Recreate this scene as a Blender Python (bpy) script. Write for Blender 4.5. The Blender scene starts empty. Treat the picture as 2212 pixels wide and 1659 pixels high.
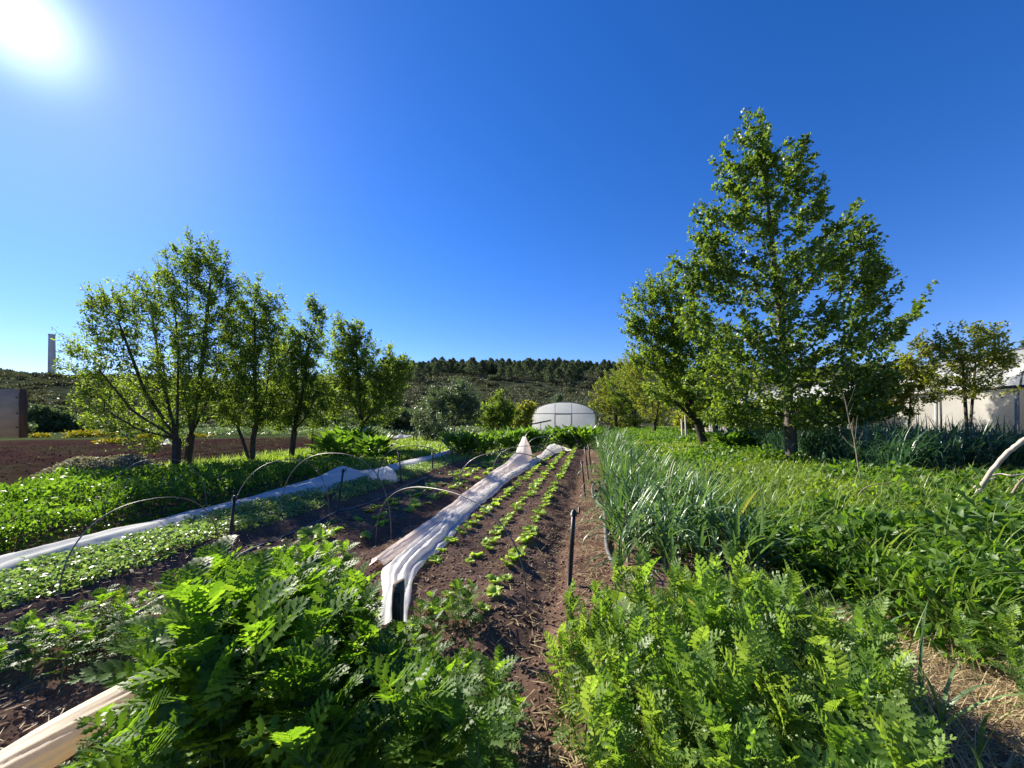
import bpy, math, random
import numpy as np
from mathutils import Vector

# ------------------------------------------------------------------ camera, sky, sun, exposure
S = bpy.context.scene
COL = S.collection
F, CX, CY, HOR, EYE = 831.0, 1106.0, 829.5, 905.0, 1.4
cam_d = bpy.data.cameras.new('camera'); cam = bpy.data.objects.new('camera', cam_d); COL.objects.link(cam)
cam.location = (0, 0, EYE); cam.rotation_euler = (math.pi / 2, 0, 0)
cam_d.sensor_width = 36.0; cam_d.lens = 36.0 * F / 2212.0
cam_d.shift_y = (HOR - CY) / 2212.0      # level camera, horizon a little below the middle
cam_d.clip_start = 0.05; cam_d.clip_end = 5000
S.camera = cam

SUN_EL, SUN_AZ = math.radians(32.5), math.radians(-52.0)          # azimuth from +Y, clockwise positive
SUN = Vector((math.sin(SUN_AZ) * math.cos(SUN_EL), math.cos(SUN_AZ) * math.cos(SUN_EL), math.sin(SUN_EL)))
w = bpy.data.worlds.new('World'); S.world = w; w.use_nodes = True
nt = w.node_tree; nt.nodes.clear()
wo = nt.nodes.new('ShaderNodeOutputWorld'); bg = nt.nodes.new('ShaderNodeBackground')
sky = nt.nodes.new('ShaderNodeTexSky'); sky.sky_type = 'NISHITA'; sky.sun_disc = False
sky.sun_elevation = SUN_EL; sky.sun_rotation = SUN_AZ
sky.altitude = 300; sky.air_density = 1.0; sky.dust_density = 0.08; sky.ozone_density = 3.0
hs = nt.nodes.new('ShaderNodeHueSaturation'); hs.inputs['Saturation'].default_value = 1.32; hs.inputs['Value'].default_value = 1.0
nt.links.new(sky.outputs[0], hs.inputs['Color'])
# the bright aureole of the air round the sun
tc = nt.nodes.new('ShaderNodeTexCoord'); dp = nt.nodes.new('ShaderNodeVectorMath'); dp.operation = 'DOT_PRODUCT'
nt.links.new(tc.outputs['Generated'], dp.inputs[0]); dp.inputs[1].default_value = SUN
def wmath(op, a, b):
    m = nt.nodes.new('ShaderNodeMath'); m.operation = op
    for i, v in enumerate((a, b)):
        if isinstance(v, (int, float)): m.inputs[i].default_value = v
        else: nt.links.new(v, m.inputs[i])
    return m.outputs[0]
d0 = wmath('MAXIMUM', dp.outputs['Value'], 0.0)
g1 = wmath('MULTIPLY', wmath('POWER', d0, 26.0), 1.1)
g2 = wmath('MULTIPLY', wmath('POWER', d0, 6.0), 0.15)
g3 = wmath('MULTIPLY', wmath('POWER', d0, 700.0), 8.0)
gl = wmath('ADD', wmath('ADD', g1, g2), g3)
cmb = nt.nodes.new('ShaderNodeVectorMath'); cmb.operation = 'SCALE'; cmb.inputs[0].default_value = (0.80, 0.93, 1.0)
nt.links.new(gl, cmb.inputs['Scale'])
addv = nt.nodes.new('ShaderNodeVectorMath'); addv.operation = 'ADD'
tint = nt.nodes.new('ShaderNodeMix'); tint.data_type = 'RGBA'; tint.blend_type = 'MULTIPLY'; tint.inputs[0].default_value = 1.0
tint.inputs[7].default_value = (0.90, 0.89, 1.27, 1)
nt.links.new(hs.outputs[0], tint.inputs[6]); nt.links.new(tint.outputs[2], addv.inputs[0]); nt.links.new(cmb.outputs[0], addv.inputs[1])
nt.links.new(addv.outputs[0], bg.inputs['Color']); bg.inputs['Strength'].default_value = 0.056
nt.links.new(bg.outputs[0], wo.inputs['Surface'])

sl = bpy.data.lights.new('sun', 'SUN'); sl.energy = 5.0; sl.angle = math.radians(0.5); sl.color = (1.0, 0.93, 0.80)
so = bpy.data.objects.new('sun', sl); COL.objects.link(so)
so.rotation_euler = (-SUN).to_track_quat('-Z', 'Y').to_euler(); so.location = (-20, 15, 30)
S.view_settings.view_transform = 'Standard'; S.view_settings.look = 'None'
S.view_settings.gamma = 1.0; S.view_settings.exposure = 1.42
S.cycles.max_bounces = 7; S.cycles.diffuse_bounces = 3; S.cycles.glossy_bounces = 2
S.cycles.transmission_bounces = 5; S.cycles.transparent_max_bounces = 4
S.cycles.caustics_reflective = False; S.cycles.caustics_refractive = False
S.cycles.sample_clamp_indirect = 6.0

RNG = np.random.default_rng(11)
random.seed(7)
SL = 0.2076                                                        # every bed runs along x = v + SL*y

# ------------------------------------------------------------------ helpers: numbers
def ray(px, py):
    return ((px - CX) / F, 1.0, (HOR - py) / F)
def at(px, py, Y):
    r = ray(px, py); t = Y / r[1]
    return np.array((r[0] * t, Y, EYE + r[2] * t))
def _hash(ix, iy, seed):
    n = (ix.astype(np.int64) * 374761393 + iy.astype(np.int64) * 668265263 + seed * 974634777) & 0x7fffffff
    n = ((n ^ (n >> 13)) * 1274126177) & 0x7fffffff
    return ((n ^ (n >> 16)) & 0xffff) / 65535.0
def vnoise(x, y, seed=0):
    x = np.asarray(x, float); y = np.asarray(y, float)
    ix = np.floor(x); iy = np.floor(y); fx = x - ix; fy = y - iy
    fx = fx * fx * (3 - 2 * fx); fy = fy * fy * (3 - 2 * fy)
    a = _hash(ix, iy, seed); b = _hash(ix + 1, iy, seed); c = _hash(ix, iy + 1, seed); d = _hash(ix + 1, iy + 1, seed)
    return (a * (1 - fx) + b * fx) * (1 - fy) + (c * (1 - fx) + d * fx) * fy
def fbm(x, y, seed=0, o=4):
    s = 0; a = 0.5
    for i in range(o):
        s = s + a * (vnoise(x, y, seed + i) - 0.5) * 2; x = x * 2.03; y = y * 2.03; a *= 0.5
    return s
def sst(a, b, x):
    t = np.clip((x - a) / (b - a), 0, 1); return t * t * (3 - 2 * t)
def band(v, a, b, s):
    return sst(a - s, a + s, v) * (1 - sst(b - s, b + s, v))
def soil_mask(x, y):
    v = x - SL * y
    return band(v, -6.0, 0.45, 0.15) * sst(0.2, 0.6, y) * (1 - sst(17.6, 18.4, y))
def field_mask(x, y):
    v = x - SL * y
    return band(v, -40, -11.6, 0.25) * (1 - sst(29.6, 30.4, y - 0.12 * v)) * sst(-30, -25, y)
def hgt(x, y, detail=True):
    x = np.asarray(x, float); y = np.asarray(y, float)
    v = x - SL * y
    yl = sst(1.9, 2.5, y) * (1 - sst(17.0, 17.8, y))
    z = 0.09 * band(v, -2.25, -0.50, 0.22) * yl
    z = z + 0.07 * band(v, -3.3, -2.45, 0.12) * yl + 0.08 * band(v, -5.3, -3.9, 0.12) * yl
    z = z - 0.02 * band(v, -0.42, -0.22, 0.1) * yl
    z = z + 0.05 * band(v, 0.3, 1.5, 0.12)
    fm = field_mask(x, y)
    z = z + fm * (0.045 * np.sin(v * 2 * math.pi / 1.1 + 0.4 * fbm(x * .2, y * .1, 6)) + 0.20 * (vnoise(v * .75 + 40, y * .05, 8) - .5) + 0.05 * fbm(x * 2.6, y * 2.6, 5, 3))
    sm = soil_mask(x, y)
    if detail:
        z = z + sm * (0.035 * fbm(x * 5, y * 5, 21, 5) + 0.05 * fbm(x * 1.2, y * 1.2, 22, 2))
        z = z + (1 - sm) * 0.03 * fbm(x * 2, y * 2, 23, 3)
    return z
def h1(x, y): return float(hgt(np.array([x]), np.array([y]))[0])
def gp(px, py, dz=0.0):
    r = ray(px, py); z = 0.0
    for _ in range(6):
        t = (z + dz - EYE) / r[2]; z = h1(r[0] * t, r[1] * t)
    return np.array((r[0] * t, r[1] * t, z + dz))
def nrm(a): return a / np.maximum(np.linalg.norm(a, axis=-1, keepdims=True), 1e-9)

# ------------------------------------------------------------------ helpers: meshes and objects
class MB:
    def __init__(s): s.V = []; s.Fq = []; s.Ft = []; s.n = 0
    def add(s, V, Fa):
        V = np.asarray(V, float).reshape(-1, 3); Fa = np.asarray(Fa, int)
        (s.Fq if Fa.shape[1] == 4 else s.Ft).append(Fa + s.n); s.V.append(V); s.n += len(V)
    def add2(s, V, quads, tris):
        V = np.asarray(V, float).reshape(-1, 3)
        if len(quads): s.Fq.append(np.asarray(quads, int) + s.n)
        if len(tris): s.Ft.append(np.asarray(tris, int) + s.n)
        s.V.append(V); s.n += len(V)
    def tube(s, P, R, k=6, caps=True):
        P = np.asarray(P, float); n = len(P); R = np.broadcast_to(np.asarray(R, float), (n,))
        T = np.zeros_like(P); T[1:-1] = P[2:] - P[:-2]; T[0] = P[1] - P[0]; T[-1] = P[-1] - P[-2]; T = nrm(T)
        m = np.abs(T.mean(0)); ref = np.eye(3)[int(np.argmin(m))]
        A = nrm(np.cross(T, ref)); B = np.cross(T, A)
        a = np.arange(k) * 2 * math.pi / k
        V = P[:, None, :] + R[:, None, None] * (np.cos(a)[None, :, None] * A[:, None, :] + np.sin(a)[None, :, None] * B[:, None, :])
        i = np.arange(n - 1)[:, None] * k; j = np.arange(k)[None, :]; j2 = (j + 1) % k
        q = np.stack([i + j, i + j2, i + k + j2, i + k + j], -1).reshape(-1, 4)
        tr = []
        V = V.reshape(-1, 3)
        if caps:
            for c, off in ((P[0], 0), (P[-1], (n - 1) * k)):
                V = np.vstack([V, c]); ci = len(V) - 1
                tr += [(ci, off + t, off + (t + 1) % k) for t in range(k)]
        s.add2(V, q, tr); return s
    def box(s, c, d, rz=0.0, tilt=None):
        c = np.asarray(c, float); d = np.asarray(d, float) / 2
        V = np.array([(x, y, z) for x in (-1, 1) for y in (-1, 1) for z in (-1, 1)], float) * d
        if tilt is not None: V = V @ np.asarray(tilt).T
        ca, sa = math.cos(rz), math.sin(rz)
        V = np.stack([V[:, 0] * ca - V[:, 1] * sa, V[:, 0] * sa + V[:, 1] * ca, V[:, 2]], 1) + c
        s.add(V, [(0, 1, 3, 2), (4, 6, 7, 5), (0, 4, 5, 1), (2, 3, 7, 6), (0, 2, 6, 4), (1, 5, 7, 3)]); return s
    def mesh(s, name, m, smooth=False):
        V = np.concatenate(s.V) if s.V else np.zeros((0, 3))
        q = np.concatenate(s.Fq) if s.Fq else np.zeros((0, 4), int)
        t = np.concatenate(s.Ft) if s.Ft else np.zeros((0, 3), int)
        me = bpy.data.meshes.new(name)
        me.vertices.add(len(V)); me.vertices.foreach_set('co', V.astype(np.float32).ravel())
        nl = q.size + t.size; me.loops.add(nl)
        me.loops.foreach_set('vertex_index', np.concatenate([q.ravel(), t.ravel()]).astype(np.int32))
        npol = len(q) + len(t); me.polygons.add(npol)
        st = np.concatenate([np.arange(len(q)) * 4, q.size + np.arange(len(t)) * 3]).astype(np.int32)
        me.polygons.foreach_set('loop_start', st)
        if smooth: me.polygons.foreach_set('use_smooth', np.ones(npol, bool))
        me.update(calc_edges=True); me.materials.append(m)
        return me
    def build(s, name, m, parent=None, loc=None, smooth=False):
        o = bpy.data.objects.new(name, s.mesh(name, m, smooth)); COL.objects.link(o)
        if parent is not None: o.parent = parent
        if loc is not None: o.location = loc
        return o
def tag(o, label=None, cat=None, group=None, kind=None):
    if label: o['label'] = label
    if cat: o['category'] = cat
    if group: o['group'] = group
    if kind: o['kind'] = kind
    return o
def empty(name, loc, label, cat, group=None, rz=0.0):
    o = bpy.data.objects.new(name, None); COL.objects.link(o); o.location = [float(c) for c in loc]; o.rotation_euler = (0, 0, rz)
    o.empty_display_size = 0.1
    return tag(o, label, cat, group)
def copy_tree(o, parent=None):
    c = o.copy(); COL.objects.link(c); c.parent = parent
    for ch in list(o.children): copy_tree(ch, c)
    return c

# ------------------------------------------------------------------ helpers: materials
def new_mat(name):
    m = bpy.data.materials.new(name); m.use_nodes = True; t = m.node_tree; t.nodes.clear()
    out = t.nodes.new('ShaderNodeOutputMaterial'); return m, t, out
def N(t, ty, **kw):
    n = t.nodes.new(ty)
    for k, v in kw.items(): setattr(n, k, v)
    return n
def mixc(t, fac, a, b):
    n = N(t, 'ShaderNodeMix', data_type='RGBA')
    for i, v in ((0, fac), (6, a), (7, b)):
        if hasattr(v, 'node'): t.links.new(v, n.inputs[i])
        elif i == 0: n.inputs[0].default_value = v
        else: n.inputs[i].default_value = (*v, 1)
    return n.outputs[2]
def ramp(t, fac, stops):
    n = N(t, 'ShaderNodeValToRGB'); e = n.color_ramp.elements
    while len(e) < len(stops): e.new(0.5)
    for el, (p, c) in zip(e, stops): el.position = p; el.color = (*c, 1)
    t.links.new(fac, n.inputs[0]); return n.outputs[0]
def noise(t, scale, detail=4.0, rough=0.55, vec=None):
    n = N(t, 'ShaderNodeTexNoise'); n.inputs['Scale'].default_value = scale; n.inputs['Detail'].default_value = detail
    n.inputs['Roughness'].default_value = rough
    if vec is not None: t.links.new(vec, n.inputs['Vector'])
    return n.outputs['Fac']
def bump(t, fac, strength, dist):
    b = N(t, 'ShaderNodeBump'); b.inputs['Strength'].default_value = strength; b.inputs['Distance'].default_value = dist
    t.links.new(fac, b.inputs['Height']); return b.outputs[0]
def leaf_mat(name, stops, trans, tfac=0.45, rough=0.45, spec=0.4, back=None):
    """stops: colour ramp over one random number per leaf; trans: tint of the light that comes through the leaf"""
    m, t, out = new_mat(name)
    g = N(t, 'ShaderNodeNewGeometry'); oi = N(t, 'ShaderNodeObjectInfo')
    a = N(t, 'ShaderNodeMath', operation='MULTIPLY'); a.inputs[1].default_value = 0.8; t.links.new(g.outputs['Random Per Island'], a.inputs[0])
    b = N(t, 'ShaderNodeMath', operation='MULTIPLY_ADD'); b.inputs[1].default_value = 0.2
    t.links.new(oi.outputs['Random'], b.inputs[0]); t.links.new(a.outputs[0], b.inputs[2])
    c = ramp(t, b.outputs[0], stops)
    cc = c
    if back: cc = mixc(t, g.outputs['Backfacing'], c, back) if False else c
    p = N(t, 'ShaderNodeBsdfPrincipled'); t.links.new(cc, p.inputs['Base Color'])
    p.inputs['Roughness'].default_value = rough; p.inputs['Specular IOR Level'].default_value = spec
    tr = N(t, 'ShaderNodeBsdfTranslucent')
    mm = N(t, 'ShaderNodeMix', data_type='RGBA', blend_type='MULTIPLY'); mm.inputs[0].default_value = 1.0
    t.links.new(c, mm.inputs[6]); mm.inputs[7].default_value = (*trans, 1); t.links.new(mm.outputs[2], tr.inputs['Color'])
    mx = N(t, 'ShaderNodeMixShader'); mx.inputs[0].default_value = tfac
    t.links.new(p.outputs[0], mx.inputs[1]); t.links.new(tr.outputs[0], mx.inputs[2]); t.links.new(mx.outputs[0], out.inputs[0])
    return m
def solid_mat(name, c1, c2, scale=8.0, rough=0.7, bs=0.3, bd=0.01, spec=0.3, stretch=None, metal=0.0):
    m, t, out = new_mat(name); tcn = N(t, 'ShaderNodeTexCoord'); vec = tcn.outputs['Object']
    if stretch:
        mp = N(t, 'ShaderNodeMapping'); mp.inputs['Scale'].default_value = stretch; t.links.new(vec, mp.inputs[0]); vec = mp.outputs[0]
    f = noise(t, scale, 5.0, 0.6, vec)
    p = N(t, 'ShaderNodeBsdfPrincipled'); t.links.new(ramp(t, f, [(0.3, c1), (0.7, c2)]), p.inputs['Base Color'])
    p.inputs['Roughness'].default_value = rough; p.inputs['Specular IOR Level'].default_value = spec; p.inputs['Metallic'].default_value = metal
    if bs: t.links.new(bump(t, f, bs, bd), p.inputs['Normal'])
    t.links.new(p.outputs[0], out.inputs[0]); return m

M = {}
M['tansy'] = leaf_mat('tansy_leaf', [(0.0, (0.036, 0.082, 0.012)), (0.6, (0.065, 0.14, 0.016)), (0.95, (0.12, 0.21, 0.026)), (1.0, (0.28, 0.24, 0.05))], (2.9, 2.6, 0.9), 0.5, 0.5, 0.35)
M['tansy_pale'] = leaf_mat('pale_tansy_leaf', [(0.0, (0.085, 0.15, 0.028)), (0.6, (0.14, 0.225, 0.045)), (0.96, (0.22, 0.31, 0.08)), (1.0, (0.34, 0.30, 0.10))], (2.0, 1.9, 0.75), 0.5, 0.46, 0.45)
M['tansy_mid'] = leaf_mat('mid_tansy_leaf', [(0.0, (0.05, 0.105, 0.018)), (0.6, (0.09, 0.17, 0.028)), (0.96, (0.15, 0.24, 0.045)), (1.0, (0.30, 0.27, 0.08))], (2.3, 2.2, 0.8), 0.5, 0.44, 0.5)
M['tansy_stem'] = solid_mat('tansy_stem', (0.06, 0.11, 0.03), (0.10, 0.16, 0.05), 20, 0.6, 0)
M['leek'] = leaf_mat('leek_leaf', [(0.0, (0.055, 0.112, 0.045)), (0.7, (0.10, 0.18, 0.070)), (0.95, (0.16, 0.25, 0.08)), (1.0, (0.36, 0.30, 0.09))], (1.6, 1.7, 0.65), 0.34, 0.38, 0.6)
M['leek_dark'] = leaf_mat('dark_leek_leaf', [(0.0, (0.032, 0.078, 0.045)), (0.8, (0.07, 0.135, 0.07)), (1.0, (0.12, 0.20, 0.10))], (1.4, 1.7, 0.8), 0.28, 0.36, 0.7)
M['leek_stalk'] = solid_mat('leek_stalk', (0.18, 0.24, 0.10), (0.35, 0.38, 0.22), 12, 0.5, 0)
M['cover'] = leaf_mat('cover_crop_leaf', [(0.0, (0.075, 0.14, 0.014)), (0.6, (0.145, 0.235, 0.022)), (1.0, (0.24, 0.32, 0.04))], (2.0, 1.8, 0.65), 0.48, 0.42, 0.5)
M['crop'] = leaf_mat('crop_leaf', [(0.0, (0.038, 0.088, 0.012)), (0.6, (0.070, 0.142, 0.017)), (1.0, (0.115, 0.20, 0.026))], (2.3, 2.2, 0.8), 0.48, 0.44, 0.4)
M['grass'] = leaf_mat('grass_blade', [(0.0, (0.09, 0.15, 0.024)), (0.6, (0.16, 0.24, 0.05)), (0.9, (0.26, 0.34, 0.11)), (1.0, (0.40, 0.37, 0.16))], (1.7, 1.7, 0.8), 0.45, 0.38, 0.5)
M['drygrass'] = leaf_mat('dry_grass', [(0.0, (0.26, 0.20, 0.10)), (0.6, (0.42, 0.34, 0.19)), (1.0, (0.55, 0.47, 0.29))], (1.2, 1.1, 0.9), 0.3, 0.6, 0.2)
M['seedling'] = leaf_mat('seedling_leaf', [(0.0, (0.09, 0.16, 0.045)), (0.6, (0.16, 0.24, 0.07)), (1.0, (0.24, 0.31, 0.12))], (1.6, 1.7, 0.9), 0.38, 0.42, 0.45)
M['lettuce'] = leaf_mat('lettuce_leaf', [(0.0, (0.24, 0.38, 0.05)), (1.0, (0.40, 0.52, 0.10))], (1.4, 1.4, 0.7), 0.58, 0.4, 0.4)
M['lettuce_dark'] = leaf_mat('red_lettuce_leaf', [(0.0, (0.10, 0.15, 0.03)), (1.0, (0.20, 0.20, 0.05))], (1.8, 1.6, 0.9), 0.45, 0.4, 0.4)
M['almond'] = leaf_mat('almond_leaf', [(0.0, (0.065, 0.115, 0.022)), (0.6, (0.115, 0.180, 0.034)), (0.95, (0.18, 0.24, 0.05)), (1.0, (0.22, 0.18, 0.07))], (2.1, 2.0, 0.75), 0.54, 0.55, 0.25)
M['pear'] = leaf_mat('pear_leaf', [(0.0, (0.045, 0.084, 0.016)), (0.7, (0.090, 0.150, 0.027)), (1.0, (0.16, 0.21, 0.042))], (2.2, 2.1, 0.7), 0.45, 0.42, 0.45)
M['young'] = leaf_mat('yellowish_tree_leaf', [(0.0, (0.10, 0.14, 0.022)), (0.6, (0.17, 0.21, 0.035)), (1.0, (0.26, 0.27, 0.055))], (2.0, 1.8, 0.8), 0.52, 0.55, 0.25)
M['silver'] = leaf_mat('silvery_leaf', [(0.0, (0.07, 0.11, 0.05)), (0.6, (0.12, 0.16, 0.08)), (1.0, (0.22, 0.26, 0.16))], (1.5, 1.6, 0.9), 0.3, 0.45, 0.4)
M['olive'] = leaf_mat('olive_leaf', [(0.0, (0.06, 0.09, 0.04)), (1.0, (0.12, 0.155, 0.07))], (1.4, 1.5, 0.9), 0.3, 0.6, 0.2)
M['pine'] = leaf_mat('pine_needles', [(0.0, (0.060, 0.082, 0.046)), (0.6, (0.10, 0.13, 0.068)), (1.0, (0.16, 0.18, 0.10))], (1.2, 1.3, 0.8), 0.25, 0.6, 0.2)
M['scrub'] = leaf_mat('scrub_leaf', [(0.0, (0.052, 0.062, 0.034)), (0.6, (0.088, 0.10, 0.05)), (1.0, (0.14, 0.135, 0.075))], (1.2, 1.2, 0.8), 0.22, 0.6, 0.2)
M['chard'] = leaf_mat('chard_leaf', [(0.0, (0.05, 0.11, 0.016)), (1.0, (0.12, 0.22, 0.03))], (2.1, 2.0, 0.8), 0.48, 0.4, 0.5)
M['broom'] = leaf_mat('broom_flower', [(0.0, (0.10, 0.14, 0.03)), (0.5, (0.35, 0.30, 0.02)), (1.0, (0.6, 0.48, 0.02))], (1.1, 1.1, 0.7), 0.2, 0.6, 0.2)
M['dryweed'] = leaf_mat('faded_weed', [(0.0, (0.10, 0.11, 0.05)), (0.5, (0.26, 0.24, 0.17)), (0.8, (0.34, 0.31, 0.25)), (1.0, (0.15, 0.24, 0.05))], (1.3, 1.3, 0.9), 0.3, 0.6, 0.2)
M['bark'] = solid_mat('bark', (0.030, 0.024, 0.018), (0.085, 0.068, 0.052), 14, 0.85, 0.8, 0.02, 0.15, (1, 1, 0.35))
M['bark_grey'] = solid_mat('grey_bark', (0.06, 0.05, 0.042), (0.15, 0.13, 0.11), 14, 0.85, 0.8, 0.02, 0.15, (1, 1, 0.35))
M['deadwood'] = solid_mat('bleached_wood', (0.30, 0.25, 0.20), (0.52, 0.45, 0.37), 12, 0.75, 0.5, 0.01, 0.2, (1, 1, 0.3))
M['twig'] = solid_mat('dead_twig', (0.16, 0.12, 0.09), (0.30, 0.24, 0.18), 12, 0.8, 0.4, 0.005, 0.2)
M['oldwood'] = solid_mat('weathered_wood', (0.07, 0.056, 0.044), (0.19, 0.155, 0.12), 10, 0.85, 0.7, 0.006, 0.2, (6, 6, 0.5))
M['board'] = solid_mat('grey_board', (0.30, 0.205, 0.14), (0.44, 0.31, 0.215), 6, 0.85, 0.5, 0.004, 0.2, (0.6, 6, 3))
M['board_edge'] = solid_mat('brown_board_edge', (0.06, 0.035, 0.022), (0.10, 0.058, 0.036), 9, 0.8, 0.5, 0.004, 0.2, (4, 4, 0.6))
M['black'] = solid_mat('black_plastic', (0.008, 0.008, 0.009), (0.016, 0.016, 0.017), 30, 0.45, 0, 0, 0.4)
M['hose'] = solid_mat('dusty_hose', (0.05, 0.052, 0.055), (0.13, 0.13, 0.125), 9, 0.5, 0.2, 0.003, 0.5)
M['rod'] = solid_mat('galvanised_rod', (0.07, 0.07, 0.065), (0.17, 0.165, 0.15), 16, 0.45, 0.2, 0.002, 0.5, None, 0.35)
M['pipe'] = solid_mat('grey_pipe', (0.20, 0.21, 0.21), (0.34, 0.34, 0.33), 10, 0.5, 0, 0, 0.4, None, 0.3)
M['concrete'] = solid_mat('chimney_concrete', (0.42, 0.38, 0.35), (0.56, 0.52, 0.48), 0.3, 0.9, 0.2, 0.05, 0.2)
M['redpaint'] = solid_mat('red_paint', (0.35, 0.03, 0.02), (0.45, 0.05, 0.03), 10, 0.5, 0)
M['stone'] = solid_mat('pale_stone', (0.40, 0.35, 0.30), (0.62, 0.56, 0.50), 3, 0.85, 0.5, 0.02)

def fleece_mat(name, c1, c2, trans, tf):
    m, t, out = new_mat(name); tcn = N(t, 'ShaderNodeTexCoord')
    mp = N(t, 'ShaderNodeMapping'); mp.inputs['Scale'].default_value = (9, 0.7, 9); mp.inputs['Rotation'].default_value = (0, 0, 0.205)
    t.links.new(tcn.outputs['Object'], mp.inputs[0])
    f = noise(t, 2.0, 5, 0.6, mp.outputs[0]); f2 = noise(t, 90, 2, 0.5, tcn.outputs['Object'])
    c = ramp(t, f, [(0.3, c1), (0.7, c2)])
    d = N(t, 'ShaderNodeBsdfDiffuse'); t.links.new(c, d.inputs[0]); b = bump(t, f2, 0.15, 0.004); t.links.new(b, d.inputs['Normal'])
    tr = N(t, 'ShaderNodeBsdfTranslucent'); tr.inputs[0].default_value = (*trans, 1); t.links.new(b, tr.inputs['Normal'])
    mx = N(t, 'ShaderNodeMixShader'); mx.inputs[0].default_value = tf
    t.links.new(d.outputs[0], mx.inputs[1]); t.links.new(tr.outputs[0], mx.inputs[2])
    t.links.new(mx.outputs[0], out.inputs[0]); return m
M['fleece'] = fleece_mat('white_fleece', (0.84, 0.84, 0.83), (0.90, 0.90, 0.89), (0.92, 0.90, 0.86), 0.55)
M['fleece_cream'] = fleece_mat('cream_fleece', (0.86, 0.80, 0.74), (0.89, 0.84, 0.79), (0.98, 0.88, 0.79), 0.55)
M['fleece_yellow'] = fleece_mat('yellowed_fleece', (0.74, 0.66, 0.53), (0.83, 0.77, 0.66), (0.92, 0.76, 0.52), 0.4)

def film_mat(name, c1, c2, tf):
    m, t, out = new_mat(name); tcn = N(t, 'ShaderNodeTexCoord')
    f = noise(t, 0.7, 5, 0.6, tcn.outputs['Object'])
    c = ramp(t, f, [(0.3, c1), (0.7, c2)])
    p = N(t, 'ShaderNodeBsdfPrincipled'); t.links.new(c, p.inputs['Base Color']); p.inputs['Roughness'].default_value = 0.35
    t.links.new(bump(t, f, 0.4, 0.05), p.inputs['Normal'])
    tr = N(t, 'ShaderNodeBsdfTranslucent'); t.links.new(c, tr.inputs[0])
    mx = N(t, 'ShaderNodeMixShader'); mx.inputs[0].default_value = tf
    t.links.new(p.outputs[0], mx.inputs[1]); t.links.new(tr.outputs[0], mx.inputs[2]); t.links.new(mx.outputs[0], out.inputs[0]); return m
M['film'] = film_mat('greenhouse_film', (0.70, 0.70, 0.69), (0.84, 0.84, 0.83), 0.72)
M['film_old'] = film_mat('dusty_greenhouse_film', (0.34, 0.32, 0.28), (0.46, 0.44, 0.40), 0.4)

def ground_mat():
    m, t, out = new_mat('garden_ground'); tcn = N(t, 'ShaderNodeTexCoord'); vec = tcn.outputs['Object']
    at_ = N(t, 'ShaderNodeAttribute', attribute_name='zone'); sp = N(t, 'ShaderNodeSeparateColor'); t.links.new(at_.outputs['Color'], sp.inputs[0])
    n1 = noise(t, 2.2, 8, 0.62, vec); n2 = noise(t, 26, 6, 0.65, vec); n3 = noise(t, 0.25, 5, 0.6, vec)
    soil = ramp(t, n1, [(0.3, (0.080, 0.051, 0.038)), (0.5, (0.122, 0.080, 0.061)), (0.72, (0.17, 0.113, 0.086))])
    soil = mixc(t, ramp(t, n2, [(0.45, (0, 0, 0)), (0.75, (0.55, 0.55, 0.55))]), soil, (0.15, 0.10, 0.072))
    path = ramp(t, n1, [(0.3, (0.13, 0.073, 0.050)), (0.7, (0.24, 0.150, 0.105))])
    grass = ramp(t, n3, [(0.3, (0.055, 0.085, 0.025)), (0.55, (0.10, 0.125, 0.045)), (0.75, (0.17, 0.16, 0.075))])
    red = ramp(t, n1, [(0.3, (0.050, 0.026, 0.020)), (0.7, (0.105, 0.056, 0.044))])
    c = mixc(t, sp.outputs[0], grass, soil); c = mixc(t, sp.outputs[1], c, red); c = mixc(t, sp.outputs[2], c, path)
    p = N(t, 'ShaderNodeBsdfDiffuse'); t.links.new(c, p.inputs['Color']); p.inputs['Roughness'].default_value = 0.6
    t.links.new(bump(t, n2, 0.6, 0.02), p.inputs['Normal']); t.links.new(p.outputs[0], out.inputs[0]); return m
M['ground'] = ground_mat()
M['clod'] = solid_mat('soil_clod', (0.075, 0.049, 0.037), (0.17, 0.115, 0.088), 20, 1.0, 0.6, 0.01, 0.0)
def hill_mat():
    m, t, out = new_mat('scrub_hill'); tcn = N(t, 'ShaderNodeTexCoord'); vec = tcn.outputs['Object']
    n1 = noise(t, 0.05, 8, 0.65, vec); n2 = noise(t, 0.35, 6, 0.65, vec)
    c = ramp(t, n1, [(0.35, (0.040, 0.045, 0.026)), (0.52, (0.075, 0.082, 0.042)), (0.68, (0.12, 0.135, 0.06))])
    c = mixc(t, ramp(t, n2, [(0.45, (0, 0, 0)), (0.6, (0.8, 0.8, 0.8))]), c, (0.024, 0.026, 0.016))
    p = N(t, 'ShaderNodeBsdfDiffuse'); t.links.new(c, p.inputs['Color']); p.inputs['Roughness'].default_value = 0.6
    t.links.new(bump(t, n2, 0.6, 0.5), p.inputs['Normal']); t.links.new(p.outputs[0], out.inputs[0]); return m
M['hill'] = hill_mat()

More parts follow.
